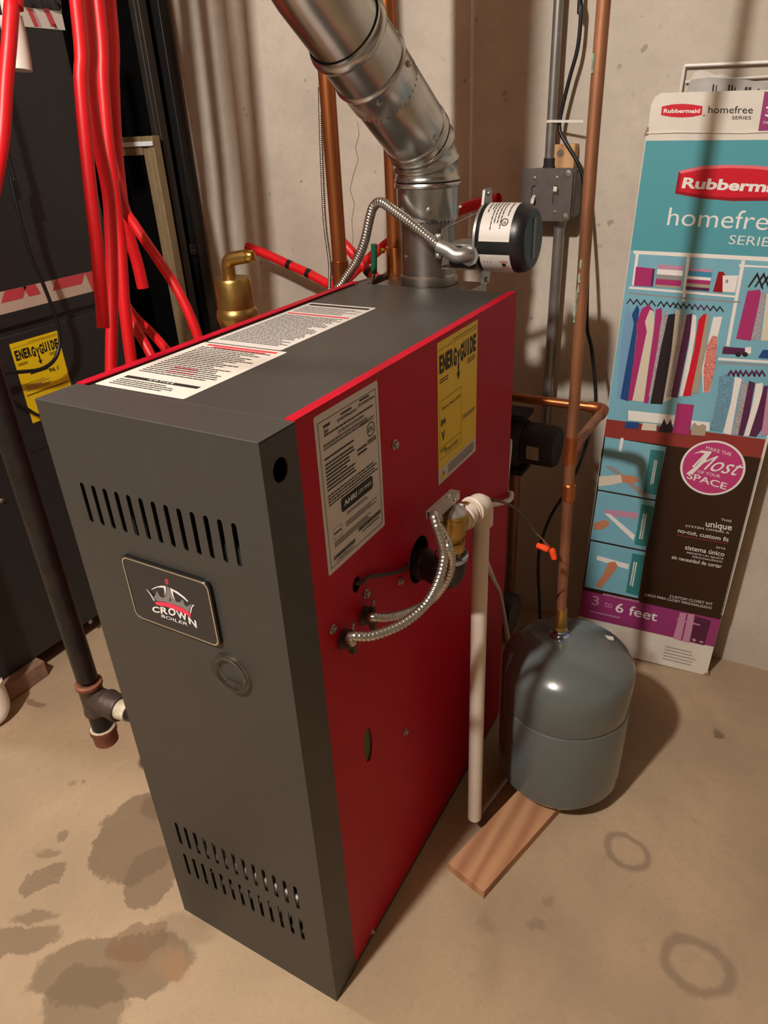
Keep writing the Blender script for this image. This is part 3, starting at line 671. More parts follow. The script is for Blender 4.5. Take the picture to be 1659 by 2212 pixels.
# crimp teeth at the joint and screws
x = Vector((math.cos(azm), math.sin(azm), 0)); y = d.cross(x).normalized(); mb = MB()
for i in range(36):
    a = 2*math.pi*i/36; a2 = a+2*math.pi/90; e = lambda q: x*math.cos(q)+y*math.sin(q)
    mb.add([p+d*.114+e(a)*R3, p+d*.114+e(a2)*R3, p+d*.108+e(a2)*(R2+.0006), p+d*.108+e(a)*(R2+.0006)], [(0, 1, 2, 3)])
obj('crimped_edge', mb, 'galvanised', flue)
def tscrew(P, e):
    s = obj('sheet_screw', MB().lathe(P, e, [(.0048, 0), (.0048, .001), (.0032, .0015), (.003, .0042), (.001, .0046)], 6), 'screw_zinc', flue); return s
for a in (-62, 10, 70, 200): e = x*math.cos(math.radians(a))+y*math.sin(math.radians(a)); tscrew(p+d*.140+e*R3, e)
for a in (-20, 70): e = x*math.cos(math.radians(a))+y*math.sin(math.radians(a)); tscrew(p+d*.022+e*R2, e)
for a in (-118, -62, 20): t = math.radians(a); e = Vector((math.cos(t), math.sin(t), 0)); tscrew(Vector((FXc, FYc, z0+.018))+e*R2, e)
# seam along the pipe
obj('lap_seam', MB().tube([p+d*.02+(x*.80+y*.60)*R2, p+d*.108+(x*.80+y*.60)*R2], .0016, 8), 'galvanised', flue)

# ================================================================== flexible metal conduits
def flex(name, pts, r, pitch, label, group=None, depthf=.16, mt='conduit_zinc', cat='conduit', n=14, sub=4):
    path = resample(spline(pts, 12), pitch/sub)
    prof = [1, 1-depthf*.35, 1-depthf, 1-depthf*.35][:sub] if sub == 4 else [1, 1-depthf]
    mb = MB().tube(path, r, n, True, lambda i: r*prof[i % len(prof)])
    return obj(name, mb, mt, label=label, cat=cat, group=group, smooth=60)
# damper conduit: rises behind the jacket's left rear, loops over to the wiring box
cpts = [(-.055, .665, .70), (-.058, .668, .85), aty(742, 609, .668), aty(769, 567, .662), aty(787, 524, .655), aty(799, 470, .648), aty(808, 445, .645), aty(824, 437, .640), aty(852, 456, .632), aty(887, 482, .624), aty(923, 511, .618), aty(951, 534, .614)]
flex('flexible_conduit', cpts, .0082, .0052, 'ribbed metal conduit looping from the boiler rear to the vent damper motor')
# 90 degree connector at the damper box
cn = thing('conduit_elbow_connector', 'shiny die-cast elbow connector joining ribbed conduit to the damper wiring box', 'connector', aty(985, 575, .62))
e0 = aty(948, 532, .614); e1 = aty(990, 552, .612); e2 = Vector((.205, .640, .951))
obj('connector_body', MB().tube(spline([e0, e0.lerp(e1, .5), e1+Vector((-.004, 0, 0)), e1+Vector((.010, .006, 0)), e1+Vector((.013, .018, 0))], 6), .0115, 20), 'die_cast', cn, smooth=50)
obj('lock_ring', MB().lathe(e1+Vector((.013, .010, -.001)), Y, [(.0165, 0), (.0165, .004), (.014, .006)], 8), 'die_cast', cn)
for s in (1, -1):
    q = e0+Vector((0, 0, s*.0135)); obj('clamp_lug', MB().box(q-Vector((.0055, .005, .005)), q+Vector((.0055, .005, .005))), 'die_cast', cn, bevel=.002)
    obj('lug_screw', MB().lathe(q+Vector((0, -.005, 0)), (0, -1, 0), [(.0038, 0), (.0036, .0015), (.002, .0024)], 10), 'screw_zinc', cn)
# thin braided line clipped to the left copper riser
bp = [(-.122, .762, 2.4), aty(688, 100, .765), aty(691, 190, .765), aty(693, 271, .765), aty(696, 362, .765), aty(702, 482, .765), aty(713, 575, .762), (-.118, .752, .84), (-.115, .75, .62)]
flex('armoured_cable', bp, .0042, .0034, 'thin armoured cable running beside the copper riser', depthf=.25, n=10)

# two side conduits
c3 = [(W+.012, .1005, .6085), atx(760, 1375, W+.022), atx(805, 1373, .345), atx(868, 1348, .365), atx(918, 1307, .378), atx(946, 1257, .384), atx(959, 1204, .384), atx(953, 1166, .380), atx(943, 1135, .374), atx(938, 1112, .366), (.352, .270, .694), (.340, .290, .680), (.334, .300, .672)]
flex('flexible_conduit', c3, .0062, .0052, 'ribbed metal conduit from the lower clamp on the red side up past the relief valve', 'conduits on the red side')
c4 = [(W+.012, .1485, .6105), atx(805, 1333, W+.022), atx(837, 1334, .335), atx(880, 1323, .346), atx(928, 1299, .362), atx(962, 1258, .382), atx(975, 1218, .389), atx(970, 1186, .389), atx(960, 1160, .380), atx(948, 1138, .366), (.352, .284, .672), (.343, .296, .660)]
flex('flexible_conduit', c4, .0058, .0052, 'ribbed metal conduit from the upper clamp on the red side, behind its twin', 'conduits on the red side')

# ================================================================== relief valve with discharge pipe
VX, VY = .362, .2815
valve = thing('relief_valve', 'brass pressure relief valve with silver lever on a black elbow at the red side', 'valve', (VX, VY, .59))
el = obj('iron_elbow', MB().tube(spline([(W-.02, .296, .603), (W+.012, .294, .603), (VX-.022, .288, .601), (VX-.006, .283, .606), (VX, VY, .622), (VX, VY, .640)], 8), .0195, 24), 'black_iron', valve, smooth=60, plabel='black iron elbow out of the jacket')
obj('elbow_rim', MB().lathe((VX, VY, .634), Z, [(.0215, 0), (.0225, .002), (.0225, .007), (.0205, .009)], 28), 'chrome_blue', el)
obj('elbow_rim', MB().lathe((W+.004, .2955, .603), X, [(.0225, 0), (.0235, .003), (.0225, .010)], 28), 'black_iron', el)
bo = obj('valve_body', MB().lathe((VX, VY, .641), Z, [(.0125, 0), (.0125, .006), (.0165, .008), (.0165, .018), (.0145, .021), (.0150, .026), (.0195, .032), (.0205, .044), (.0205, .056), (.0195, .057), (.0195, .058), (.0208, .059), (.0208, .062), (.0195, .063)], 28), 'brass', valve)
obj('hex_flat', MB().lathe((VX, VY, .649), Z, [(.0185, 0), (.019, .002), (.019, .011), (.0185, .013)], 6), 'brass', bo, smooth=20)
obj('outlet_boss', MB().lathe((VX, VY+.012, .684), (.15, 1, .02), [(.0165, 0), (.0165, .026)], 24), 'brass', bo)
obj('bonnet', MB().lathe((VX, VY, .704), Z, [(.0195, 0), (.0190, .0015), (.0085, .0085), (.0075, .010), (.0045, .0105), (.0045, .016)], 28), 'die_cast', valve)
l0 = Vector((VX-.002, VY-.055, .7245)); l1 = Vector((VX-.002, VY+.016, .7215)); la = (l1-l0).normalized(); lw = Vector((1, 0, 0)); lu = lw.cross(la).normalized()
lv = obj('lever', MB().plate([(0, -.0065), (.071, -.0065), (.071, .0065), (0, .0065)], [[(.046, -.003), (.060, -.003), (.060, .003), (.046, .003)]], .0012, l0+lu*.0051, la, -lw).obox(l0-lw*.0065-lu*.0055, la*.071, lw*.0012, lu*.0105).obox(l0+lw*.0053-lu*.0055, la*.071, lw*.0012, lu*.0105), 'sheet_steel', valve, bevel=.0004, plabel='silver test lever')
obj('lever_pin', MB().cyl(l0+la*.055-lw*.008, l0+la*.055+lw*.008, .002, n=10), 'screw_zinc', lv)
# PVC discharge
PX, PY = .3735, .3535
pvc = thing('pvc_discharge_pipe', 'pinkish white plastic discharge pipe hanging down from the relief valve', 'pipe', (PX, PY, .050))
obj('pipe', MB().cyl((PX, PY, .050), (PX, PY, .690), .0120, n=28), 'pvc', pvc)
a_ = Vector((VX+.003, VY+.022, .684)); b_ = Vector((PX, PY, .684))
pe = obj('elbow', MB().tube(spline([a_.lerp(b_, .45), a_.lerp(b_, .72), b_+Vector((-.001, -.006, -.001)), b_+Vector((0, -.0005, -.007)), (PX, PY, .664), (PX, PY, .652)], 8), .0165, 28), 'pvc', pvc, smooth=60)
dd = (b_-a_).normalized()
obj('adapter', MB().lathe(a_, dd, [(.0135, -.006), (.0165, .0), (.0165, .018)], 28), 'pvc', pvc)
obj('adapter_flange', MB().lathe(a_, dd, [(.0172, .002), (.0192, .003), (.0192, .006), (.0172, .007)], 28), 'pvc', pvc)
obj('adapter_flange', MB().lathe(a_, dd, [(.0172, .026), (.0186, .027), (.0186, .0295), (.0172, .0305)], 28), 'pvc', pvc)

# wire that leaves the small hole and runs to the big hole
obj('sensor_wire', MB().tube(spline([(W-.02, .140, .664), (W+.002, .141, .664), atx(800, 1245, W+.006), atx(840, 1240, W+.007), atx(880, 1225, W+.004), (W-.012, .290, .622)], 8), .0028, 10), 'brown_wire', label='brown sensor wire running over the red side between two holes', cat='wire')

# ================================================================== expansion tank on a board
TX, TY, TR = .4655, .546, .1142
bq = [fx(1045, 1942), fx(975, 1882)]
bdir = (fx(1205, 1760)-bq[0]); bdir.z = 0; bdir.normalize(); bw = Vector((-bdir.y, bdir.x, 0))*.078
mb = MB().obox(bq[0], bdir*.46, bw, (0, 0, .0195)); board = obj('wooden_board', mb, 'pine', bevel=.0008, smooth=20, label='flat pine board lying on the floor under the grey tank', cat='board')
tank = thing('expansion_tank', 'grey domed steel expansion tank standing on a pine board', 'tank', (TX, TY, .0195))
tp = [(.030, 0), (.060, .0015), (.085, .006), (.103, .016), (.112, .030), (TR-.001, .048), (TR, .060), (TR, .196), (TR-.0005, .1985), (TR-.0032, .2000), (TR-.0032, .2015), (TR-.001, .203), (TR, .206)]
hz = .272
tp += [(TR, hz), (TR-.0012, hz+.006), (TR-.005, hz+.014), (TR-.013, hz+.024), (TR-.028, hz+.036), (TR-.050, hz+.047), (TR-.075, hz+.054), (TR-.095, hz+.057), (.012, hz+.0585)]
obj('tank_shell', MB().lathe((TX, TY, .0195), Z, tp, 72), 'tank_grey', tank, smooth=25)
zt = .0195+hz+.0585
obj('neck', MB().lathe((TX-.018, TY, zt-.003), Z, [(.017, 0), (.017, .004), (.0125, .006), (.0125, .014), (.0115, .016)], 24), 'chrome_blue', tank)
obj('sticker', MB().obox((TX+.035, TY+.03, zt-.0105), (.030, .012, -.006), (-.004, .009, 0), (.001, 0, .0012)), 'label_white', tank, smooth=0)
# copper line to the tank
CPX, CPY = .4350, .560
cop = thing('copper_line', 'thin tarnished copper pipe with green stains running down into the grey tank', 'pipe', (TX-.018, TY, zt))
obj('pipe', MB().tube(resample([Vector((.424, CPY, CZ-.002)), Vector((.4285, CPY, 1.10)), Vector((CPX, CPY, .70)), Vector((TX-.019, TY-.001, zt+.02))], .04), .0083, 20), 'copper_old', cop, smooth=60)
tz = .690
obj('tee_fitting', MB().lathe((CPX, CPY, tz-.024), Z, [(.0085, 0), (.0100, .001), (.0100, .046), (.0085, .047)], 20), 'copper', cop)
obj('tee_branch', MB().cyl((CPX, CPY, tz), (CPX+.0005, CPY+.024, tz), .0098, n=18), 'copper', cop)
bx2 = aty(1305, 885, .750)
obj('branch_pipe', MB().cyl((CPX, CPY+.02, tz), (bx2.x, .735, bx2.z), .0080, n=18), 'copper_old', cop)
obj('branch_elbow', MB().tube(spline([(bx2.x, .722, bx2.z), (bx2.x, .742, bx2.z), (bx2.x-.003, .7505, bx2.z), (bx2.x-.012, .754, bx2.z), (bx2.x-.028, .755, bx2.z)], 6), .0098, 18), 'copper', cop, smooth=60)
obj('branch_pipe', MB().cyl((bx2.x-.02, .755, bx2.z), (.16, .755, bx2.z-.002), .0080, n=18), 'copper', cop)
obj('solder_collar', MB().lathe((CPX+.0035, CPY-.004, tz-.085), Z, [(.0085, 0), (.0102, .002), (.0102, .028), (.0085, .030)], 20), 'copper', cop)
obj('nipple', MB().lathe((TX-.0185, TY-.001, zt+.010), Z, [(.0115, 0), (.0125, .004), (.0105, .008), (.0115, .012), (.0095, .03), (.0088, .045)], 16), 'brass', cop)
rnd = random.Random(5)
for (u, v, l) in ((1289, 115, .02), (1262, 560, .03), (1258, 590, .025), (1251, 630, .03), (1248, 665, .02)):
    q = aty(u, v, CPY-.005); obj('verdigris_stain', MB().tube(resample([q+Vector((-.003, -.0018, 0)), q+Vector((-.0035+rnd.uniform(-.001, .001), -.0018, -l*.5)), q+Vector((-.003, -.0018, -l))], .006), .0024, 6, rf=lambda i: .0016+.0012*math.sin(i*2.1)), 'verdigris', cop)

# ================================================================== copper risers behind the boiler
def riser(x, y, r, label, zf):
    t = thing('copper_riser', label, 'pipe', (x, y, .3), 'copper risers')
    obj('pipe', MB().cyl((x, y, .55), (x, y, CZ-.001), r, n=24), 'copper', t)
    obj('coupling', MB().lathe((x, y, zf-.06), Z, [(r, 0), (r+.0026, .001), (r+.0026, .058), (r+.0034, .060), (r, .061)], 24), 'copper', t)
    obj('lower_pipe', MB().cyl((x, y, .30), (x, y, .56), r, n=20), 'copper', t); return t
riser(-.0885, .752, .0142, 'brown copper riser with armoured cable beside it, left of the flue', .915)
r2 = riser(.034, .752, .0142, 'orange copper riser right behind the vent damper', .945)
obj('bleed_screw', MB().cyl((.016, .742, .938), (.012, .736, .940), .0045, n=12), 'brass_bright', r2)
# isolating valve with green handle
gv = thing('ball_valve', 'small dark valve with upright green handle behind the boiler top', 'valve', (.0, .735, .86))
obj('valve_body', MB().cyl((.02, .765, .888), (-.06, .700, .868), .011, n=16), 'malleable_iron', gv)
q0 = aty(808, 590, .722); q1 = aty(808, 527, .722)
obj('handle', MB().tube(resample([q0, q0.lerp(q1, .5), q1], .008), .0055, 12, rf=lambda i: .0058), 'green_plastic', gv)
obj('handle_stem', MB().cyl(q0+Vector((0, 0, .002)), q0+Vector((-.010, .004, -.022)), .004, n=10), 'screw_zinc', gv)
# ================================================================== brass air vent
avx, avy = atx(515, 690, -.185).x, atx(515, 690, -.185).y
av = thing('air_separator', 'brass air separator with capped elbow beside the left red rail', 'air vent', (avx, avy, .60))
za = atx(515, 690, -.185).z; k = .068/70*1.0
obj('body', MB().lathe((avx, avy, .60), Z, [(.028, 0), (.028, za-.62), (.030, za-.612), (.0345, za-.606), (.0375, za-.596), (.0375, za-.588), (.0355, za-.582), (.0325, za-.578), (.0320, za-.532), (.0300, za-.528), (.0295, za-.527), (.012, za-.5265)], 40), 'brass', av)
zt2 = za-.5265+.60
obj('vent_elbow', MB().tube(spline([(avx-.006, avy, zt2-.001), (avx-.006, avy, zt2+.018), (avx-.004, avy, zt2+.026), (avx+.004, avy+.001, zt2+.031), (avx+.02, avy+.004, zt2+.034), (avx+.034, avy+.007, zt2+.036)], 6), .0115, 24), 'brass', av, smooth=60)
obj('vent_cap', MB().lathe((avx+.033, avy+.007, zt2+.0355), (.97, .2, .06), [(.0098, 0), (.0102, .002), (.0102, .010), (.0085, .013), (.003, .0135)], 24), 'brass_bright', av)
obj('supply_pipe', MB().cyl((avx, avy, .01), (avx, avy, .605), .0142, n=20), 'copper', av)

# ================================================================== black gas pipe with tee, cap and union
GX = -.265; gp = atx(180, 1440, GX); GY = gp.y
GR = .0182
gas = thing('gas_pipe', 'black iron gas pipe with rusty-rimmed tee and capped drip leg beside the boiler', 'pipe', (GX, GY, .22))
zt_ = atx(185, 1455, GX).z; zc = atx(217, 1573, GX).z; zb = atx(222, 1590, GX).z
zm = atx(205, 1500, GX).z
obj('pipe', MB().cyl((GX, GY, zt_-.01), (GX, GY, CZ-.001), GR, n=28), 'black_iron', gas)
obj('drip_leg', MB().cyl((GX, GY, zc-.005), (GX, GY, zm), GR, n=28), 'black_iron', gas)
te = obj('tee', MB().lathe((GX, GY, zm-.036), Z, [(.0215, 0), (.0225, .004), (.0215, .012), (.0205, .014), (.0205, .058), (.0215, .060)], 32).cyl((GX, GY, zm), (GX+.036, GY, zm), .0205, n=28), 'malleable_iron', gas, bevel=.001)
obj('tee_rim', MB().lathe((GX, GY, zm+.024), Z, [(.0215, 0), (.0235, .003), (.0235, .009), (.0195, .0115), (.0170, .010)], 32), 'rusty_rim', te)
obj('union_nut', MB().lathe((GX+.034, GY, zm), X, [(.0235, 0), (.0250, .003), (.0250, .007), (.0235, .010), (.0240, .034), (.0225, .037)], 28), 'malleable_iron', gas)
obj('thread_dope', MB().lathe((GX+.070, GY, zm), X, [(.0185, 0), (.0180, .004), (.0170, .006), (.0176, .009), (.0165, .012), (.0160, .022)], 20), 'pipe_dope', gas)
obj('nipple', MB().cyl((GX+.085, GY, zm), (.010, GY, zm), .0135, n=20), 'black_iron', gas)
cpn = obj('cap', MB().lathe((GX, GY, zc-.040), Z, [(.006, 0), (.018, .002), (.0215, .006), (.0220, .026), (.0240, .030), (.0240, .040)], 32), 'rusty_rim', gas, plabel='rusty brown end cap')
obj('cap_dope', MB().lathe((GX, GY, zc-.001), Z, [(.0232, 0), (.0205, .0035), (.0172, .0015)], 32), 'pipe_dope', cpn)

# ================================================================== furnace on the left
FUX = -.745; FY0, FY1 = .045, .776
fur = thing('furnace', 'dark grey sheet metal furnace cabinet with yellow label and red-white tape', 'furnace', ((FUX-.55+FUX)/2, .41, .045))
seam = atx(100, 690, FUX).z
obj('upper_cabinet', MB().box((FUX-.55, FY0, seam+.003), (FUX, FY1, 1.62)), 'furnace_grey', fur, bevel=.003)
obj('lower_cabinet', MB().box((FUX-.55, FY0, .0462), (FUX+.002, FY1, seam-.012)), 'furnace_grey', fur, bevel=.003)
obj('seam_strip', MB().box((FUX-.54, FY0+.004, seam-.013), (FUX-.006, FY1-.004, seam+.004)), 'furnace_grey', fur)
obj('supply_plenum', MB().box((FUX-.53, FY0+.03, 1.62), (FUX-.02, FY1-.03, CZ-.101)), 'galvanised_dull', fur, bevel=.003)
FP = Pl((FUX, 0, 0), Y, Z)
obj('panel_crease', MB().box((FUX-.001, FP.st(0, 1010)[0], FP.st(60, 980)[1]), (FUX+.0032, FY1, FP.st(60, 980)[1]+.003)), 'furnace_grey', fur)
for (u, v) in ((195, 1343), (47, 1447), (3, 1081)):
    q = atx(u, v, FUX+.002); obj('screw', MB().lathe(q, X, [(.006, 0), (.006, .001), (.004, .0015), (.0036, .004)], 10), 'screw_zinc', fur)
# energy label of the furnace
FP2 = Pl((FUX+.002, 0, 0), Y, Z)
s = [FP2.st(*q) for q in ((22, 745), (122, 712), (160, 825), (75, 915))]
a0 = FP2.st(20, 746)[0]; a1 = FP2.st(122, 712)[0]; b1 = (FP2.st(20, 746)[1]+FP2.st(122, 712)[1])/2; b0 = FP2.st(75, 913)[1]
energy_label(FP2, fur, a0, b0, a1, b1, '96.1', False)
# packing tape with red print and a shipping sheet
zt0, zt1 = FP.st(100, 655)[1], FP.st(100, 608)[1]
y0t, y1t = FY0+.01, FY1-.005
tp_ = obj('packing_tape', MB().box((FUX, y0t, zt0), (FUX+.0006, y1t, zt1)), 'tape_clear', fur, smooth=0, plabel='glossy packing tape with red print')
mb = MB().use('tape_red'); rnd = random.Random(11); yy = y0t
while yy < y1t-.07:
    wd = rnd.uniform(.03, .08); sk = rnd.uniform(-.01, .02); z_a = zt0+(zt1-zt0)*rnd.choice((0, .0, .5)); z_b = zt1 if rnd.random() < .6 else zt0+(zt1-zt0)*.5
    if z_b-z_a < .01: z_a, z_b = zt0, zt1
    mb.poly([Vector((FUX+.0009, yy, z_a)), Vector((FUX+.0009, yy+wd, z_a)), Vector((FUX+.0009, yy+wd+sk, z_b)), Vector((FUX+.0009, yy+sk, z_b))]); yy += wd+rnd.uniform(.008, .03)
obj('tape_print', mb, None, tp_, smooth=0)
a0, b0 = FP.st(48, 66); a1, b1 = FP.st(140, 10)
sh = obj('shipping_label', MB().box((FUX, FP.st(30, 60)[0], FP.st(90, 61)[1]), (FUX+.0008, FP.st(140, 62)[0], FP.st(90, 20)[1])), 'label_warm', fur, smooth=0, plabel='white shipping label with faint red strokes')
mb = MB()
for (u0, u1) in ((56, 66), (68, 71), (92, 104)):
    ppoly(mb, FP, [(u0, 18), (u1, 18), (u1+18, 58), (u0+18, 58)], 'tape_red' if u0 != 68 else 'print_mauve', .0012)
ppoly(mb, FP, [(113, 52), (115, 52), (121, 62), (119, 62)], 'ink', .0012); ppoly(mb, FP, [(117, 52), (119, 52), (124, 62), (122, 62)], 'ink', .0012)
obj('label_print', mb, None, sh, smooth=0)
bag = MB(); q = FP.st(80, 0); mbv = []
for i in range(9):
    for j in range(5):
        a = FP.st(45, 10)[0]+.012*i; b = FP.st(90, 20)[1]+.012*j; mbv.append(FP.P(a, b, .004+.004*math.sin(i*2.1+j*1.3)))
obj('plastic_pouch', MB().add(mbv, [(i*5+j, (i+1)*5+j, (i+1)*5+j+1, i*5+j+1) for i in range(8) for j in range(4)]), 'clear_plastic', fur, plabel='clear crinkled document pouch')
# pavers carrying the furnace
b_r = fx(112, 1460)
obj('concrete_paver', MB().box((FUX-.12, .115, 0), (FUX+.028, b_r.y, .045)), 'paver', bevel=.003, smooth=20, label='reddish concrete paver sticking out under the furnace side', cat='paver')
obj('concrete_paver', MB().box((FUX-.53, .10, 0), (FUX-.38, .32, .045)), 'paver', bevel=.003, smooth=20, label='concrete paver under the far side of the furnace', cat='paver')
obj('concrete_paver', MB().box((FUX-.45, .56, 0), (FUX-.08, .74, .045)), 'paver', bevel=.003, smooth=20, label='concrete paver under the rear of the furnace', cat='paver')
# black cables in front of the furnace
def cable(pts, r, label, mt='black_rubber', cat='cable', name='power_cable', group=None):
    return obj(name, MB().tube(resample(spline(pts, 10), .012), r, 10), mt, label=label, cat=cat, group=group, smooth=60)
CX = -.715
cable([(CX, atx(5, 250, CX).y-.02, CZ-.001), atx(8, 300, CX), atx(22, 380, CX), atx(45, 480, CX), atx(68, 555, CX), atx(95, 618, CX), atx(115, 670, CX), atx(127, 710, CX), atx(129, 745, CX), atx(117, 778, CX), atx(90, 797, CX), atx(50, 803, CX), atx(0, 806, CX), atx(-60, 815, CX), (FUX+.004, FY0+.05, .80)], .0042, 'black power cable looping over the yellow label of the furnace')
cable([(FUX+.004, FY0+.04, .74), atx(-40, 835, CX), atx(0, 850, CX), atx(40, 870, CX), atx(85, 898, CX), (CX, atx(85, 898, CX).y+.06, .58), (FUX+.004, FY1-.1, .5)], .0035, 'second black cable sagging below the looped one on the furnace')
# white plastic pipes of the furnace
def pvcpipe(name, pts, r, label):
    return obj(name, MB().tube(resample(spline(pts, 8), .008), r, 24), 'pvc_white', label=label, cat='pipe', smooth=50)
t = thing('drain_pipe', 'white plastic pipe with rounded capped end high beside the furnace', 'pipe', atx(45, 150, -.62))
obj('pipe', MB().tube(resample([atx(-22, -160, -.62), atx(2, -60, -.62), atx(26, 60, -.62)], .02), .0115, 20), 'pvc_white', t, smooth=60)
obj('end_cap', MB().tube(resample([atx(22, 35, -.62), atx(33, 80, -.62), atx(42, 130, -.62), atx(45, 152, -.62)], .004), .0205, 24, rf=lambda i: .0200*math.sqrt(max(.02, 1-max(0, (i-22)/6.5)**2))), 'pvc_white', t, smooth=60)
q = fx(4, 1566)
t = thing('condensate_pipe', 'white plastic condensate pipe bending along the floor beside the paver', 'pipe', (q.x, q.y-.02, 0))
q = atz(4, 1532, .03); ex_, ey_ = q.x, q.y
obj('pipe', MB().cyl((ex_, ey_, .055), (ex_, ey_, 1.3), .0165, n=24), 'pvc_white', t)
obj('elbow', MB().tube(spline([(ex_, ey_, .105), (ex_, ey_, .055), (ex_-.001, ey_-.006, .034), (ex_-.004, ey_-.022, .0225), (ex_-.02, ey_-.07, .0222)], 8), .0215, 24), 'pvc_white', t, smooth=60)
obj('hub', MB().lathe((ex_, ey_, .098), Z, [(.0215, 0), (.0225, .002), (.0225, .010), (.017, .011)], 24), 'pvc_white', t)
obj('run', MB().cyl((ex_-.02, ey_-.07, .0222), (ex_-.25, ey_-.75, .0222), .0165, n=24), 'pvc_white', t)

# ================================================================== red plastic tubes
TXp = -.415
def pex(pts, r, label, group, up=True, x=None, bands=()):
    P = list(pts)
    if up:
        k = (P[0]-P[1])/(P[0].z-P[1].z); dz = CZ-.001-P[0].z; k.x *= .45; k.y *= .45; P = [P[0]+Vector((k.x*dz, k.y*dz, dz)), P[0]+Vector((k.x*dz*.6, k.y*dz*.6, dz*.5))]+P
    path = resample(spline(P, 8), .012)
    t = thing('red_tube', label, 'tube', path[-1], group)
    obj('tube_wall', MB().tube(path, r, 18, False).tube(path, r*.78, 18, False), 'pex_red', t, smooth=60)
    for b in bands:
        i = min(range(len(path)), key=lambda k: (path[k]-b).length); d = (path[min(i+1, len(path)-1)]-path[max(i-1, 0)]).normalized()
        obj('tape_band', MB().cyl(path[i]-d*.006, path[i]+d*.006, r*1.05, n=18), 'pex_dark', t)
    return t
g = 'red tubes hanging beside the furnace'
X1 = lambda l, x: [atx(u, v, x) for u, v in l]
pex(X1([(165, 0), (174, 174), (186, 319), (203, 480), (208, 517), (220, 661), (223, 708)], -.335), .0106, 'red tube hanging straight down, cut short at the height of the tape', g)
pex(X1([(187, 0), (194, 175), (208, 290), (232, 405), (239, 488), (242, 632), (240, 790), (241, 860)], -.400), .0110, 'red tube hanging longest of the bundle down behind the left red rail', g)
pex(X1([(211, 0), (222, 174), (234, 318), (254, 480), (260, 530), (269, 661), (283, 777), (290, 830)], -.480), .0118, 'red tube in the middle of the hanging bundle bowing right', g)
pex(X1([(236, 0), (244, 174), (251, 318), (268, 470), (279, 510), (297, 569), (309, 622)], -.560), .0126, 'red tube hanging in front of the dark window frames with open cut end', g)
pex([aty(200, 120, .66), aty(238, 330, .64), aty(268, 445, .62), aty(290, 485, .61), aty(347, 569, .60), aty(390, 638, .60), aty(425, 719, .60), aty(445, 790, .60)], .0100, 'shiny red tube slanting across the tan frame towards the brass air separator', g)
pex([aty(250, 600, .62), aty(283, 690, .60), aty(310, 737, .59), aty(330, 775, .585), aty(350, 820, .58)], .0100, 'short glossy red tube leaning at the foot of the bundle', g, up=False)
pex([aty(262, 640, .66), aty(289, 682, .65), aty(327, 719, .64), aty(353, 748, .63), aty(380, 785, .62)], .0100, 'red tube lying lowest behind the red rail, beside the leaning one', g, up=False)
pex([atx(30, -60, -.47), atx(26, 0, -.47), atx(20, 90, -.47), atx(13, 174, -.475), atx(2, 320, -.48), atx(-30, 480, -.49)], .0118, 'red tube hanging alone in front of the furnace away from the bundle', g)
g = 'red tubes behind the boiler'
pex([aty(534, 533, .975), aty(580, 551, .972), aty(627, 573, .968), aty(665, 590, .962), aty(711, 615, .955), aty(770, 650, .94), (-.10, .90, .60), (-.06, .88, .30), (-.05, .87, .004)], .0105, 'red tube with two black bands pointing to the wall above the left rail', g, False, bands=(aty(627, 573, .968), aty(664, 589, .962)))
pex([aty(735, 518, .90), aty(760, 545, .90), aty(799, 590, .89), aty(830, 630, .88), (.06, .86, .6), (.08, .85, .3), (.08, .84, .004)], .0105, 'red tube slanting down right between the two copper risers', g, False, bands=(aty(799, 590, .89),))
pex([aty(849, 516, .985), aty(815, 543, .975), aty(781, 573, .965), aty(748, 606, .975), aty(722, 636, .990), (-.215, 1.00, .5), (-.215, 1.00, .2), (-.215, 1.00, .004)], .0105, 'red tube crossing behind the green handle', g, False)
pex([aty(1078, 430, .93), aty(1040, 438, .935), aty(995, 452, .94), aty(950, 472, .945), aty(905, 500, .95), (.0, .97, .75), (-.03, .98, .4), (-.03, .98, .004)], .0110, 'red tube end poking out right of the flue behind the motor', g, False)

# ================================================================== old window frames leaning at the wall
def window(name, x0, x1, y0, y1, ztop, fw, mt, gl, label, lean=.0):
    t = thing(name, label, 'window frame', ((x0+x1)/2, y0, 0))
    dep = y1-y0; yo = lambda z: y0+lean*z
    def bar(a0, a1, b0, b1, d0=0, d1=1, m=mt, nm='frame_bar'):
        O = Vector((a0, yo(b0)+dep*d0, b0)); return obj(nm, MB().obox(O, (a1-a0, 0, 0), (0, dep*(d1-d0), 0), (0, lean*(b1-b0), b1-b0)), m, t, bevel=.0015, smooth=20)
    bar(x0, x0+fw, 0.002, ztop); bar(x1-fw*.42, x1, 0.002, ztop); bar(x1-fw, x1-fw*.5, 0.002, ztop, .15, 1)
    bar(x1-fw*.5, x1-fw*.42, .002, ztop, .45, 1, mt, 'groove')
    bar(x0+fw, x1-fw, ztop-fw, ztop); bar(x0+fw, x1-fw, .002, fw)
    bar(x0+fw*.9, x1-fw*.9, fw*.9, ztop-fw*.9, .5, .62, gl, 'glass_pane'); return t
w1 = window('storm_window_frame', -1.28, -.698, 1.015, 1.045, 1.86, .060, 'black_frame', 'dark_glass', 'tall black window frame leaning flat on the wall behind the furnace')
q = aty(425, 540, 1.012)
obj('latch', MB().box((q.x-.035, 1.006, q.z-.012), (q.x+.012, 1.0165, q.z+.014)), 'frame_brown', w1, bevel=.001)
obj('latch_pin', MB().lathe((q.x-.002, 1.006, q.z), (0, -1, 0), [(.003, 0), (.002, .002)], 8), 'screw_zinc', w1)
window('storm_window_frame', -1.26, -.712, .968, .992, 1.80, .034, 'frame_brown', 'dark_glass', 'slimmer brown-black window frame standing before the tallest one')
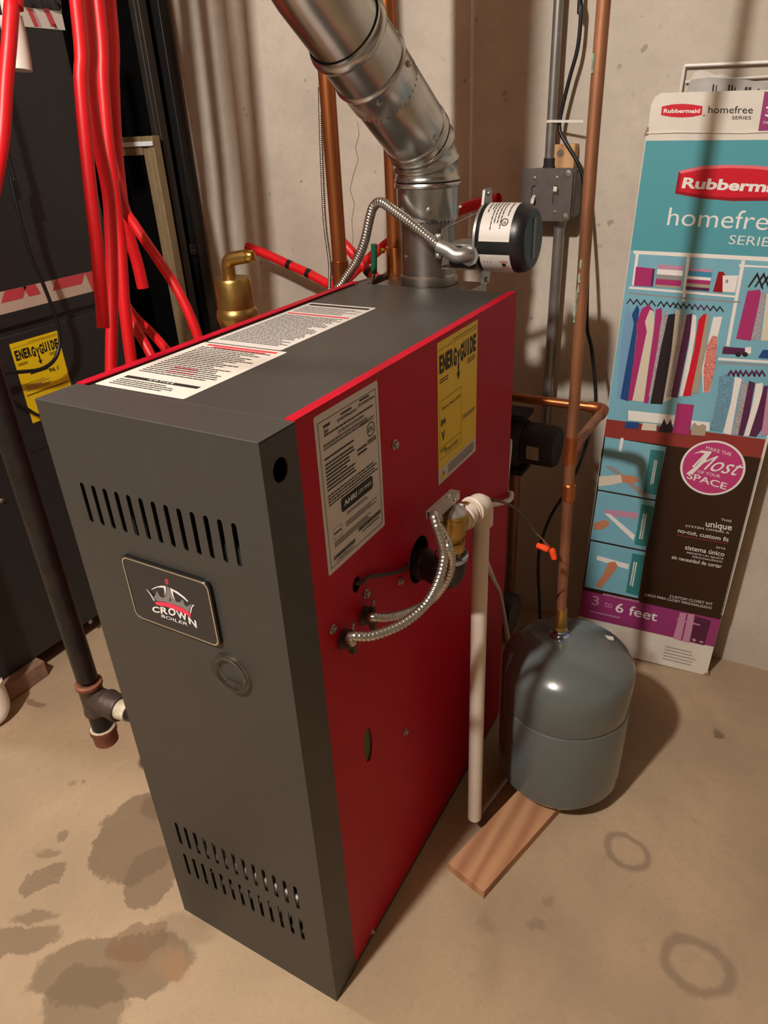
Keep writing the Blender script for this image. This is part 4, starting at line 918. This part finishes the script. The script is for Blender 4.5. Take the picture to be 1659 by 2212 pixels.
tf = window('tan_window_frame', -1.10, -.700, .925, .950, 1.142, .040, 'tan_frame', 'dark_glass', 'tan window frame, the shortest one, with a white bar across its top')
a = aty(262, 313, .922); b = aty(330, 313, .922)
obj('white_bar', MB().box((a.x-.2, .9195, a.z-.005), (b.x, .9248, a.z+.005)), 'white_bar', tf, bevel=.001)

# ================================================================== switch box and conduits on the wall
eb = thing('switch_box', 'grey metal switch box with two toggles mounted on the concrete wall', 'switch box', (.2315, WY, .962))
obj('box_body', MB().box((.1845, 1.004, .965), (.2845, WY, 1.052)), 'box_paint', eb, bevel=.006, smooth=40)
EP = Pl((0, 1.0, 0), X, Z)
cover = MB().plate(rrect(.1800, .9615, .2800, 1.0545, .008), [slot(.2065, .990, 1.025, .011), slot(.2500, .990, 1.025, .011)], .003, (0, 1.001, 0), X, Z)
cv = obj('cover_plate', cover, 'box_paint', eb, bevel=.0012)
for x_ in (.2065, .2500):
    obj('slot_backing', MB().box((x_-.006, 1.0028, .989), (x_+.006, 1.0038, 1.026)), 'box_paint', cv, smooth=0)
    tz_ = 1.012 if x_ > .23 else 1.004
    obj('toggle', MB().obox((x_-.0035, 1.003, tz_-.004), (.007, 0, 0), (0, -.012, .007 if x_ > .23 else -.007), (0, .002, .009)), 'switch_ivory', cv, bevel=.001)
    for zz in (.978, 1.038): obj('cover_screw', MB().lathe((x_, .9995, zz), (0, -1, 0), [(.0032, 0), (.003, .001), (.001, .0014)], 10), 'screw_zinc', cv)
for (x_, z_) in ((.271, 1.045), (.271, .970)): obj('corner_screw', MB().lathe((x_, .9995, z_), (0, -1, 0), [(.0075, 0), (.006, .0015), (.002, .002)], 12), 'screw_zinc', cv)
up = thing('steel_conduit', 'thin steel conduit running up the wall from the switch box', 'conduit', (.2225, 1.033, 1.052))
obj('pipe', MB().cyl((.2225, 1.033, 1.060), (.2245, 1.033, CZ-.001), .0090, n=20), 'emt', up)
obj('connector', MB().lathe((.2225, 1.033, 1.052), Z, [(.0125, 0), (.0125, .004), (.011, .005), (.011, .018)], 8), 'pump_dark', up)
dn = thing('steel_conduit', 'thicker steel conduit running down the wall below the switch box', 'conduit', (.250, 1.033, .50))
obj('pipe', MB().cyl((.2495, 1.033, .51), (.2515, 1.033, .950), .0112, n=20), 'emt', dn)
obj('connector', MB().lathe((.2515, 1.033, .9645), -Z, [(.0135, 0), (.0135, .016), (.012, .018)], 16), 'emt', dn)
a = aty(1206, 312, 1.036); b = aty(1240, 360, 1.036)
wbk = obj('wood_block', MB().box((.225, 1.034, b.z-.006), (b.x, WY, a.z)), 'pine_block', bevel=.0015, smooth=20, label='small pine block fixed behind the switch box on the wall', cat='block')
obj('knot', MB().lathe((.243, 1.0338, (a.z+b.z)/2+.004), (0, -1, 0), [(.007, 0), (.004, .0004)], 8), 'crack_dark', wbk)
# cable tie round the upper conduit
a = aty(1193, 262, 1.022); b = aty(1260, 262, 1.000)
ct = thing('cable_tie', 'white nylon cable tie with long tail sticking out from the wall conduit', 'cable tie', a)
obj('loop', MB().lathe((.2226, 1.033, a.z), Z, [(.0098, -.0022), (.0104, -.0022), (.0104, .0022), (.0098, .0022)], 20, cap=False), 'nylon_white', ct)
obj('tail', MB().obox(a+Vector((-.004, .001, -.002)), b-a+Vector((.004, 0, 0)), (0, .0014, 0), (0, 0, .0042)), 'nylon_white', ct)
# black cable along the wall conduit and down to the splices
Yc = 1.036
cable([(.262, 1.03, CZ-.001), aty(1260, -120, 1.03), aty(1257, 0, 1.03), aty(1249, 98, 1.03), aty(1232, 163, 1.03), aty(1216, 228, 1.03), aty(1208, 277, 1.028), aty(1223, 309, 1.024), aty(1245, 345, 1.022), aty(1260, 384, 1.022), aty(1268, 450, 1.02), aty(1270, 560, 1.0), aty(1268, 700, .97), aty(1278, 753, .965), aty(1287, 849, .955), aty(1283, 900, .945), aty(1262, 975, .93), aty(1245, 1020, .92), aty(1216, 1073, .91), aty(1192, 1111, .90), aty(1173, 1157, .895), aty(1165, 1190, .89), aty(1163, 1239, .885), aty(1167, 1331, .88), (aty(1170, 1390, .88).x, .88, .002)], .0036, 'long dark cable wandering down the wall behind the copper line')
# thermostat wire with orange wire nuts
YS = .455
sw = thing('spliced_wire', 'brown wire ending in two orange wire nuts between the boiler and the copper line', 'wire', aty(1180, 1185, YS))
obj('sheath', MB().tube(resample(spline([atx(1036, 1076, W+.004), atx(1046, 1077, W+.02), aty(1086, 1084, .42), aty(1117, 1102, .435), aty(1139, 1126, .45), aty(1157, 1152, YS)], 8), .01), .0024, 10), 'brown_wire', sw, smooth=60)
obj('conductor', MB().tube(resample(spline([aty(1156, 1151, YS), aty(1170, 1163, YS), aty(1180, 1176, YS), aty(1184, 1186, YS)], 6), .005), .0009, 8), 'screw_zinc', sw)
obj('conductor', MB().tube(resample(spline([aty(1163, 1155, YS), aty(1180, 1172, YS), aty(1190, 1184, YS), aty(1192, 1188, YS)], 6), .005), .0009, 8), 'copper', sw)
for (u0, v0, u1, v1) in ((1185, 1187, 1159, 1177), (1192, 1186, 1198, 1208)):
    a = aty(u0, v0, YS); b = aty(u1, v1, YS); L = (b-a).length
    obj('wire_nut', MB().lathe(a, b-a, [(.0040, 0), (.0050, L*.15), (.0050, L*.3), (.0042, L*.95), (.0027, L)], 8), 'wire_orange', sw, smooth=20)
obj('conductor', MB().tube(resample(spline([aty(1197, 1206, YS), aty(1200, 1234, .49), aty(1203, 1290, .54), aty(1204, 1340, .575), (.437, .60, .326)], 6), .01), .0014, 8), 'brown_wire', sw)
# grey-white cable loop and a thin plastic tube behind the boiler's rear corner
cable([(.20, .700, .56), (.262, .698, .600), (.287, .696, .632), aty(1093, 1054, .690), aty(1105, 1066, .66), aty(1098, 1082, .62), aty(1056, 1091, .55), atx(1036, 1093, W+.0065)], .0045, 'white cable looping round the rear corner of the red side', 'nylon_white')
cable([atx(1040, 1190, W+.007), atx(1053, 1220, W+.012), aty(1068, 1257, .60), aty(1081, 1291, .64), (aty(1095, 1330, .66).x, .68, .18)], .0048, 'thin pale plastic tube slanting down behind the discharge pipe', 'pvc', 'tube', 'plastic_tube')
# dark circulator pumps in the gloom behind the boiler
def pump(c, label, lab=True):
    t = thing('circulator_pump', label, 'pump', (c.x, c.y, c.z-.06), 'circulator pumps behind the boiler')
    obj('motor', MB().lathe(c+Vector((-.045, 0, 0)), X, [(.038, 0), (.044, .004), (.044, .065), (.040, .072), (.012, .075)], 28), 'pump_dark', t)
    obj('volute', MB().lathe(c+Vector((-.085, 0, 0)), X, [(.05, 0), (.055, .006), (.055, .030), (.046, .042)], 28), 'cast_iron', t)
    for s in (1, -1):
        obj('flange', MB().box((c.x-.09, c.y-.028, c.z+s*.062-.006), (c.x-.038, c.y+.028, c.z+s*.062+.006)), 'cast_iron', t, bevel=.002)
    if lab:
        q = Vector((c.x-.01, c.y, c.z)); vs = []
        for i in range(5):
            a = math.radians(165+10*i)
            for h in (-.014, .012): vs.append(Vector((c.x-.012+h, c.y+.0446*math.cos(a), c.z+.0446*math.sin(a))))
        obj('pump_label', MB().add(vs, [(2*i, 2*i+2, 2*i+3, 2*i+1) for i in range(4)]), 'print_taupe', t)
    obj('pump_pipe', MB().cyl((c.x-.065, c.y, .01), (c.x-.065, c.y, c.z-.06), .0142, n=16), 'copper_old', t)
    return t
pump(aty(1178, 962, .90), 'dark pump with small pale label under the wall conduit')
pump(aty(1086, 1320, .74), 'black pump low behind the plastic discharge pipe', False)

# ================================================================== printed carton leaning at the wall
e_ = Vector((.2954, .0299, 0)).normalized(); nw = Vector((-e_.y, e_.x, 0)); ln_ = math.radians(1.0); rl_ = math.radians(1.55)
u0_ = Z*math.cos(ln_)+nw*math.sin(ln_)
bex = e_*math.cos(rl_)-u0_*math.sin(rl_); bey = u0_*math.cos(rl_)+e_*math.sin(rl_)
BW, BH, BTk = .2990, 1.1585, .045
CB = Pl(Vector((.3823, .952, .0085)), bex, bey)   # n points out of the front face
box = thing('closet_kit_carton', 'tall printed cardboard carton for a closet kit leaning on the concrete wall', 'box', CB.P(BW/2, 0))
nb = -CB.n
oc = [(0, 0), (BW, 0), (BW, BH), (.014, BH), (.005, BH-.005), (.0, BH-.018), (.001, BH-.052), (-.001, BH-.058)]
body = MB().use('cardboard_white'); body.prism([CB.P(a, b) for a, b in oc], nb*.0015)
obj('front_face', body, 'cardboard_white', box, smooth=0)
mb = MB().use('cardboard_side'); mb.prism([CB.P(a, b, -.0016) for a, b in ((.002, .003), (BW-.001, .003), (BW-.001, BH-.004), (.016, BH-.004), (.004, BH-.02))], nb*(BTk-.0016))
obj('carton_body', mb, 'cardboard_side', box, smooth=0)
obj('white_edge', MB().prism([CB.P(BW-.0035, .17, .0004), CB.P(BW+.0012, .17, .0004), CB.P(BW+.0012, BH-.07, .0004), CB.P(BW-.0035, BH-.07, .0004)], nb*.006), 'cardboard_white', box, smooth=0)
obj('torn_edge', MB().prism([CB.P(-.004, BH-.064, .0004), CB.P(.003, BH-.062, .0004), CB.P(.002, BH-.050, .0004), CB.P(-.001, BH-.05, .0004)], nb*.01).prism([CB.P(BW-.012, -.004, .001), CB.P(BW+.004, -.002, .001), CB.P(BW+.003, .012, .001), CB.P(BW-.004, .006, .001)], nb*.03), 'cardboard_edge', box, smooth=0)
# crease of the folded flap
yb = CB.st(1450, 287)[1]
obj('flap_crease', MB().tube([CB.P(.0, yb, .0002), CB.P(.05, yb+.001, .001), CB.P(.15, yb-.001, .0006), CB.P(.24, yb+.0015, .001), CB.P(BW, yb, .0002)], .0016, 8), 'cardboard_white', box)
c6 = lambda x, y: (1300+x*.2164, 120+y*.2164)
c7 = lambda x, y: (1300+x*.2164, 530+y*.2164)
c8 = lambda x, y: (1240+x*.25317, 920+y*.25317)
T = lambda u, v: CB.st(u, v)[1]; S = lambda u, v: CB.st(u, v)[0]
art = MB()
def band(b0, b1, mt, off, a0=0, a1=None): rect(art, CB, a0, b0, BW if a1 is None else a1, b1, mt, off)
def pp(px, mt, tr, off=.0008): ppoly(art, CB, px, mt, off, tr)
def pt(s, bl, br, tl, mt, tr, off=.0012, bold=0, shear=0): ptext(art, CB, s, bl, br, tl, off, mt, bold, shear, tr)
# head flap
tz0, tz1 = T(*c6(485, 850)), T(1372, 541)
pp([(600, 510), (700, 488), (800, 482), (900, 488), (1006, 505), (998, 592), (900, 612), (800, 618), (690, 612), (592, 594)], 'print_red', c6, .0004)
pt('Rubbermaid', (617, 571), (978, 572), (620, 531), 'print_white', c6, .0007, .03)
pt('homefree', (1062, 575), (1507, 577), (1066, 500), 'ink', c6, .0006)
pt('SERIES', (1297, 636), (1488, 637), (1302, 602), 'ink', c6, .0006)
pp([(1020, 592), (1030, 600), (1020, 608), (1010, 600)], 'ink', c6, .0006)
pp([(1625, 360), (1900, 366), (1860, 770), (1560, 760)], 'print_purple', c6, .0004)
pt('3', (1630, 605), (1700, 608), (1640, 505), 'print_white', c6, .0007, .02); pt('DE', (1612, 680), (1670, 682), (1616, 655), 'print_white', c6, .0007)
# teal field, big logo
band(tz1, tz0, 'print_teal', .0003)
lg = [(770, 1152), (1010, 1100), (1260, 1090), (1520, 1098), (1780, 1120), (1960, 1160), (1950, 1400), (1700, 1450), (1300, 1452), (1000, 1428), (730, 1378)]
pp(lg, 'print_red_edge', c6, .0005); pp([(770, 1152), (1010, 1100), (1260, 1090), (1520, 1098), (1780, 1120), (1960, 1160), (1940, 1200), (1780, 1160), (1520, 1130), (1260, 1122), (1010, 1135), (790, 1180)], 'print_pink_edge', c6, .0007)
pp([(795, 1178), (1010, 1134), (1260, 1122), (1520, 1130), (1780, 1158), (1940, 1195), (1930, 1375), (1700, 1415), (1300, 1420), (1000, 1396), (765, 1352)], 'print_red', c6, .0009)
pt('Rubbermaid', (797, 1318), (1905, 1372), (822, 1214), 'print_white', c6, .0013, .035)
pt('homefree', (650, 1692), (1800, 1752), (682, 1502), 'print_white', c6, .0006, -.004)
pt('SERIES', (1262, 1880), (1745, 1912), (1284, 1784), 'print_white', c6, .0006, -.006)
# closet photograph
tp1 = T(*c7(60, 1735)); band(tp1-.004, tz1, 'print_sky', .0003); tf0 = T(*c8(265, 92)); band(tf0-.045, tp1, 'print_floor', .00035)
pp([(315, 50), (860, 75), (1659, 118), (1800, 125), (1800, 165), (1659, 160), (860, 115), (320, 85)], 'print_white', c7, .0006)
for px in ([(340, 80), (372, 80), (330, 400), (300, 400)], [(850, 115), (882, 115), (832, 560), (800, 560)], [(1395, 150), (1432, 150), (1272, 1010), (1240, 1000)]): pp(px, 'print_white', c7, .0005)
pp([(275, 410), (830, 455), (1365, 505), (1360, 525), (820, 478), (270, 432)], 'print_white', c7, .0006); pp([(265, 468), (830, 520), (1395, 560), (1395, 578), (830, 534), (265, 482)], 'print_grey', c7, .0006)
pp([(1370, 190), (1800, 215), (1800, 232), (1370, 212)], 'print_white', c7, .0006); pp([(1165, 1120), (1800, 1160), (1800, 1185), (1160, 1145)], 'print_white', c7, .0006); pp([(1160, 1160), (1800, 1200), (1800, 1215), (1160, 1178)], 'print_grey', c7, .0006)
pp([(342, 212), (530, 232), (508, 412), (320, 402)], 'print_magenta', c7); pp([(508, 232), (530, 232), (510, 412), (488, 408)], 'print_plum', c7, .001)
def towels(l, x0, x1, sk):
    for (y0, y1, m) in l: pp([(x0+sk*y0, y0), (x1+sk*y0, y0+18), (x1+sk*y1, y1+18), (x0+sk*y1, y1)], m, c7)
towels([(190, 232, 'print_mauve'), (234, 288, 'print_white'), (290, 332, 'print_grey'), (334, 388, 'print_magenta'), (390, 412, 'print_taupe')], 595, 850, -.16)
towels([(225, 252, 'print_mauve'), (254, 302, 'print_mid_blue'), (304, 334, 'print_white'), (336, 374, 'print_magenta'), (376, 408, 'print_taupe'), (410, 440, 'print_plum')], 905, 1140, -.16)
pp([(1165, 262), (1215, 262), (1235, 300), (1205, 470), (1110, 462)], 'print_red_edge', c7); pp([(1208, 300), (1362, 300), (1330, 470), (1205, 462)], 'print_white', c7, .001); pp([(1240, 340), (1265, 340), (1258, 375), (1234, 375)], 'print_grey', c7, .0012)
for x in (285, 350, 425, 500, 590, 650, 715, 760, 815, 875, 930, 990, 1050, 1115, 1180):
    y = 525+ (x-285)*.085; pp([(x, y), (x+42, y+60), (x+30, y+66), (x, y+22), (x-32, y+62), (x-42, y+56)], 'print_black' if x % 3 else 'print_plum', c7, .0007)
gar = [([(260, 590), (310, 760), (190, 1530), (150, 1520), (190, 1000), (225, 770)], 'print_steel'), ([(355, 590), (375, 640), (268, 1555), (185, 1530), (320, 780), (300, 690)], 'print_navy'), ([(400, 630), (470, 590), (525, 660), (420, 1200), (305, 1550), (262, 1545), (350, 900), (345, 790)], 'print_magenta'),
       ([(480, 640), (525, 660), (525, 780), (420, 1560), (305, 1548), (450, 860), (432, 760)], 'print_cream'), ([(540, 640), (600, 620), (600, 720), (480, 1500), (462, 1575), (418, 1570), (470, 1200), (520, 850)], 'print_magenta'), ([(615, 660), (660, 640), (655, 720), (600, 1000), (520, 1500), (468, 1510), (560, 1000), (580, 830)], 'print_pattern'),
       ([(665, 690), (735, 680), (720, 900), (605, 1585), (485, 1578), (590, 1020)], 'print_black'), ([(740, 640), (785, 650), (770, 760), (705, 1530), (612, 1565), (690, 1100)], 'print_cream'), ([(800, 690), (845, 680), (835, 780), (760, 1480), (640, 1520), (740, 1000)], 'print_pattern'), ([(850, 690), (905, 680), (890, 850), (755, 1520), (690, 1515), (790, 1000)], 'print_plum'),
       ([(905, 690), (945, 700), (935, 880), (830, 1505), (770, 1505), (870, 1000)], 'print_white'), ([(965, 740), (1010, 690), (1045, 680), (1020, 900), (890, 1500), (808, 1505), (920, 1050)], 'print_red'), ([(1045, 690), (1080, 690), (1040, 1000), (960, 1480), (892, 1475), (980, 1050)], 'print_taupe'), ([(1115, 715), (1205, 710), (1160, 900), (1130, 1200), (1075, 1465), (1010, 1470), (1000, 1230), (1060, 960)], 'print_white'),
       ([(1105, 900), (1155, 910), (1135, 1200), (1072, 1460), (1018, 1468), (1015, 1240), (1050, 1000)], 'print_floral'), ([(1455, 455), (1580, 440), (1588, 480), (1485, 950), (1340, 930)], 'print_magenta'), ([(1590, 470), (1640, 470), (1570, 945), (1495, 938)], 'print_pattern'), ([(1645, 480), (1800, 490), (1800, 960), (1590, 950)], 'print_cream'),
       ([(1215, 1010), (1430, 1025), (1425, 1090), (1200, 1080)], 'print_plum'), ([(1430, 1020), (1490, 1010), (1490, 1080), (1430, 1080)], 'print_white'), ([(1610, 1040), (1800, 1050), (1800, 1140), (1560, 1120)], 'print_navy'),
       ([(1170, 1310), (1255, 1280), (1330, 1330), (1250, 1780), (1200, 1860), (1075, 1840), (1160, 1480)], 'print_paisley'), ([(1330, 1310), (1400, 1330), (1360, 1500), (1290, 1890), (1210, 1870), (1290, 1560)], 'print_white'), ([(1405, 1340), (1460, 1400), (1390, 1890), (1300, 1890), (1370, 1560)], 'print_pattern'), ([(1470, 1350), (1530, 1370), (1470, 1700), (1410, 1900), (1360, 1895), (1420, 1600)], 'print_plum'),
       ([(1540, 1380), (1610, 1370), (1590, 1560), (1520, 1900), (1420, 1900), (1500, 1600)], 'print_white'), ([(1620, 1400), (1659, 1400), (1620, 1800), (1540, 1910), (1470, 1900), (1560, 1620)], 'print_plum'), ([(1660, 1400), (1800, 1420), (1800, 1900), (1590, 1900)], 'print_mauve'),
       ([(265, 1645), (745, 1695), (735, 1790), (265, 1745)], 'print_white'), ([(755, 1575), (920, 1590), (870, 1890), (705, 1868)], 'print_magenta'), ([(895, 1745), (1080, 1765), (1075, 1850), (895, 1840)], 'print_white'),
       ([(240, 1755), (375, 1765), (360, 1830), (225, 1820)], 'print_navy'), ([(410, 1770), (550, 1780), (545, 1850), (395, 1840)], 'print_cream'), ([(590, 1800), (625, 1725), (650, 1800), (690, 1730), (710, 1830), (700, 1870), (560, 1860)], 'print_black'), ([(900, 1790), (930, 1765), (960, 1800), (1010, 1780), (1045, 1800), (1030, 1900), (890, 1890)], 'print_taupe')]
for i, (px, m) in enumerate(gar): pp(px, m, c7, .0009+.00002*i)
for x in (1290, 1340, 1385, 1440, 1500, 1545, 1600): pp([(x, 1235), (x+38, 1300), (x+20, 1310), (x, 1270), (x-26, 1305), (x-40, 1295)], 'print_plum', c7, .0016)
for x in (1555, 1620, 1680): pp([(x, 265), (x+60, 430), (x+45, 440), (x-5, 310), (x-85, 420), (x-100, 415)], 'print_black', c7, .0007)
for x in (1360, 1430): art.use('print_black').poly([CB.Q(*c7(x+28*math.cos(t*.5236), 1085+24*math.sin(t*.5236)), .0018) for t in range(12)])
# three small photographs with tabs
tb0, tb1 = T(*c8(1240, 1620)), T(*c8(100, 1400)); 
cells = [([(268, 92), (788, 178), (696, 628), (207, 540)], 0), ([(205, 552), (694, 642), (612, 1062), (140, 965)], 1), ([(142, 980), (610, 1075), (548, 1470), (90, 1370)], 2)]
pw = S(*c8(740, 380))
tP = T(*c8(80, 1400)); tQ = T(*c8(40, 1620))
rect(art, CB, 0, tP-.002, BW, tf0, 'print_brown', .0004)
for px, k in cells: pp(px, 'print_sky', c8, .0006)
pp([(655, 200), (775, 215), (705, 590), (590, 570)], 'print_teal_dark', c8); pp([(575, 665), (692, 690), (622, 1030), (515, 1010)], 'print_teal_dark', c8); pp([(500, 1085), (606, 1105), (550, 1450), (442, 1420)], 'print_teal_dark', c8)
pp([(400, 100), (425, 104), (405, 220), (380, 215)], 'print_white', c8); pp([(255, 340), (330, 345), (640, 590), (690, 610), (560, 590), (370, 420)], 'print_grey', c8); pp([(215, 430), (400, 415), (412, 480), (330, 500), (207, 515)], 'print_cream', c8, .001); pp([(405, 418), (520, 425), (560, 465), (500, 490), (412, 478)], 'print_skin', c8, .0011)
pp([(255, 710), (545, 740), (540, 790), (270, 760)], 'print_mauve', c8); pp([(262, 745), (310, 750), (520, 930), (505, 975)], 'print_white', c8, .001); pp([(170, 830), (250, 800), (300, 810), (295, 850), (230, 885), (160, 880)], 'print_skin', c8, .0011)
pp([(200, 1105), (470, 1180), (462, 1222), (190, 1140)], 'print_white', c8); pp([(290, 1165), (350, 1155), (375, 1195), (330, 1260), (230, 1385), (185, 1360), (250, 1260)], 'print_skin', c8, .0011)
lines(art, CB, T(*c8(690, 290)), T(*c8(660, 500)), S(*c8(668, 400)), S(*c8(700, 400)), 2, 'print_white', .0012, .6, .1, 1, 3)
lines(art, CB, T(*c8(600, 745)), T(*c8(575, 965)), S(*c8(572, 860)), S(*c8(612, 860)), 2, 'print_white', .0012, .6, .1, 1, 4)
lines(art, CB, T(*c8(525, 1160)), T(*c8(500, 1370)), S(*c8(492, 1260)), S(*c8(530, 1260)), 2, 'print_white', .0012, .6, .1, 1, 5)
# round badge
bc_ = CB.st(*c8(1180, 358)); br_ = abs(CB.st(*c8(1462, 358))[0]-CB.st(*c8(897, 358))[0])/2
art.use('print_white').poly([CB.P(bc_[0]+br_*math.cos(t*math.pi/24), bc_[1]+br_*math.sin(t*math.pi/24), .0021) for t in range(48)])
art.use('print_badge').poly([CB.P(bc_[0]+br_*.93*math.cos(t*math.pi/24), bc_[1]+br_*.93*math.sin(t*math.pi/24), .0023) for t in range(48)])
pt('MAKE THE', (1125, 195), (1340, 255), (1130, 165), 'print_white', c8, .0027); pt('Most', (1005, 345), (1400, 425), (1075, 215), 'print_white', c8, .0027, 0, .35)
pt('OF YOUR', (1055, 398), (1245, 440), (1060, 370), 'print_white', c8, .0027); pt('SPACE', (960, 440), (1295, 540), (975, 385), 'print_white', c8, .0027, .012)
pp([(1015, 235), (1090, 205), (1180, 215), (1100, 320), (1010, 410), (955, 405), (1050, 330), (1130, 235), (1080, 222)], 'print_white', c8, .0026)
# side text
for s, bl, br, tl, bd_ in (('THIS', (1252, 805), (1342, 822), (1255, 785), 0), ('unique', (1122, 855), (1345, 890), (1128, 800), .01), ('SYSTEM OFFERS A', (950, 858), (1325, 920), (953, 840), 0), ('no-cut, custom fit', (885, 905), (1318, 988), (892, 868), .008),
                           ('ESTE', (1212, 1040), (1290, 1055), (1215, 1024), 0), ('sistema \u00fanico', (945, 1050), (1280, 1112), (952, 1010), .008), ('PERMITE UN AJUSTE', (962, 1085), (1272, 1140), (965, 1070), 0), ('PERSONALIZADO', (1010, 1120), (1265, 1165), (1013, 1105), 0), ('sin necesidad de cortar', (832, 1130), (1258, 1212), (838, 1098), .006),
                           ('CUSTOM CLOSET KIT', (815, 1460), (1180, 1530), (818, 1438), 0), ('JUEGO PARA CLOSET PERSONALIZADO', (602, 1445), (1172, 1562), (606, 1425), 0)):
    pt(s, bl, br, tl, 'print_white', c8, .0012, bd_)
pp([(875, 925), (1310, 1000), (1308, 1006), (873, 931)], 'print_floor', c8, .0009)
# purple foot
band(tQ, tP, 'print_purple', .0009)
pt('3', (150, 1520), (212, 1532), (158, 1440), 'print_mauve', c8, .0014, .01); pt('to', (260, 1540), (325, 1555), (268, 1480), 'print_mauve', c8, .0014); pt('6 feet', (350, 1580), (705, 1665), (365, 1500), 'print_white', c8, .0014, .01)
lines(art, CB, S(*c8(250, 1430)), S(*c8(555, 1510)), T(*c8(250, 1425)), T(*c8(250, 1450)), 1, 'print_mauve', .0014, .6, 0, 0, 3); lines(art, CB, S(*c8(135, 1580)), S(*c8(390, 1640)), T(*c8(135, 1570)), T(*c8(135, 1598)), 1, 'print_mauve', .0014, .5, 0, 0, 4)
pp([(1035, 1620), (1170, 1660), (1112, 1870), (985, 1838)], 'print_dark_purple', c8, .0014); pp([(905, 1590), (1030, 1605), (985, 1850), (845, 1810)], 'print_mauve', c8, .0013); pp([(960, 1600), (975, 1602), (925, 1830), (912, 1826)], 'print_purple', c8, .0015); pp([(880, 1640), (1075, 1690), (1074, 1702), (878, 1652)], 'print_mauve', c8, .0016)
pp([(1005, 1815), (1030, 1810), (1045, 1830), (1020, 1838)], 'print_mauve', c8, .0016); pp([(1070, 1830), (1105, 1835), (1100, 1850), (1070, 1845)], 'print_mauve', c8, .0016)
lines(art, CB, S(*c8(780, 1880)), S(*c8(1060, 1930)), T(*c8(780, 1875)), T(*c8(780, 2010)), 5, 'print_grey', .0006, .35, .3, 0, 6)
# nothing may stick out over the carton's right edge: clip all art at its border
for i, v in enumerate(art.v):
    a = (v-CB.O).dot(CB.ex)
    if a > BW-.0005: art.v[i] = v-CB.ex*(a-(BW-.0005))
    if a < .0003: art.v[i] = v+CB.ex*(.0003-a)
obj('printed_artwork', art, None, box, smooth=0)
# wire shelf and folded newspapers tucked behind the carton
ws_ = thing('wire_shelf', 'white wire shelf frame standing behind the printed carton', 'shelf', (.55, 1.045, 0))
yw = 1.0525
a = aty(1479, 142, yw); b = aty(1690, 149, yw); c = aty(1469, 198, yw)
obj('side_rod', MB().cyl(a, (c.x-.03, yw, .004), .0028, n=10), 'wire_white', ws_)
obj('top_rod', MB().cyl(a, (b.x+.35, yw, b.z), .0028, n=10), 'wire_white', ws_)
obj('side_rod', MB().cyl((b.x+.35, yw, b.z), (b.x+.36, yw, .004), .0028, n=10), 'wire_white', ws_)
for v in (177, 230, 283): q = aty(1480, v, yw); obj('cross_rod', MB().cyl((q.x, yw, q.z), (b.x+.35, yw, q.z), .0016, n=8), 'wire_white', ws_)
def sheet(name, px, y, amp, label, mt, cat):
    top = [aty(u, v, y) for u, v in px]; vs = []; n = len(top)
    for i, q in enumerate(top):
        for j in range(4): vs.append(Vector((q.x+.004*j*(i-n/2)/n, y+amp*math.sin(i*1.3+j)*.5, q.z-.05*j)))
    m = MB().add(vs, [(i*4+j, (i+1)*4+j, (i+1)*4+j+1, i*4+j+1) for i in range(n-1) for j in range(3)])
    o = obj(name, m, mt, label=label, cat=cat, smooth=60); s = o.modifiers.new('t', 'SOLIDIFY'); s.thickness = .0008; return o
np_ = sheet('newspaper', [(1488, 180), (1494, 172), (1530, 167), (1570, 169), (1610, 172), (1650, 178), (1680, 186)], 1.0480, .0015, 'folded grey newspaper poking up behind the carton', 'newsprint', 'newspaper')
mb = MB().use('ink')
for (u, wd, v0, v1) in ((1538, 3, 182, 197), (1545, 2, 184, 197), (1572, 3, 183, 197), (1579, 3, 184, 197), (1586, 2, 188, 197), (1608, 5, 188, 197), (1616, 5, 188, 197), (1634, 6, 192, 197)):
    mb.poly([aty(u, v1, 1.0462), aty(u+wd, v1, 1.0462), aty(u+wd+2, v0, 1.0462), aty(u+2, v0, 1.0462)])
q = obj('headline_print', mb, None, np_, smooth=0)
sheet('paper_sheet', [(1490, 172), (1500, 156), (1512, 151), (1525, 153), (1545, 162), (1560, 160), (1590, 168)], 1.0565, .001, 'crumpled white paper sheet behind the newspaper', 'label_warm', 'paper')
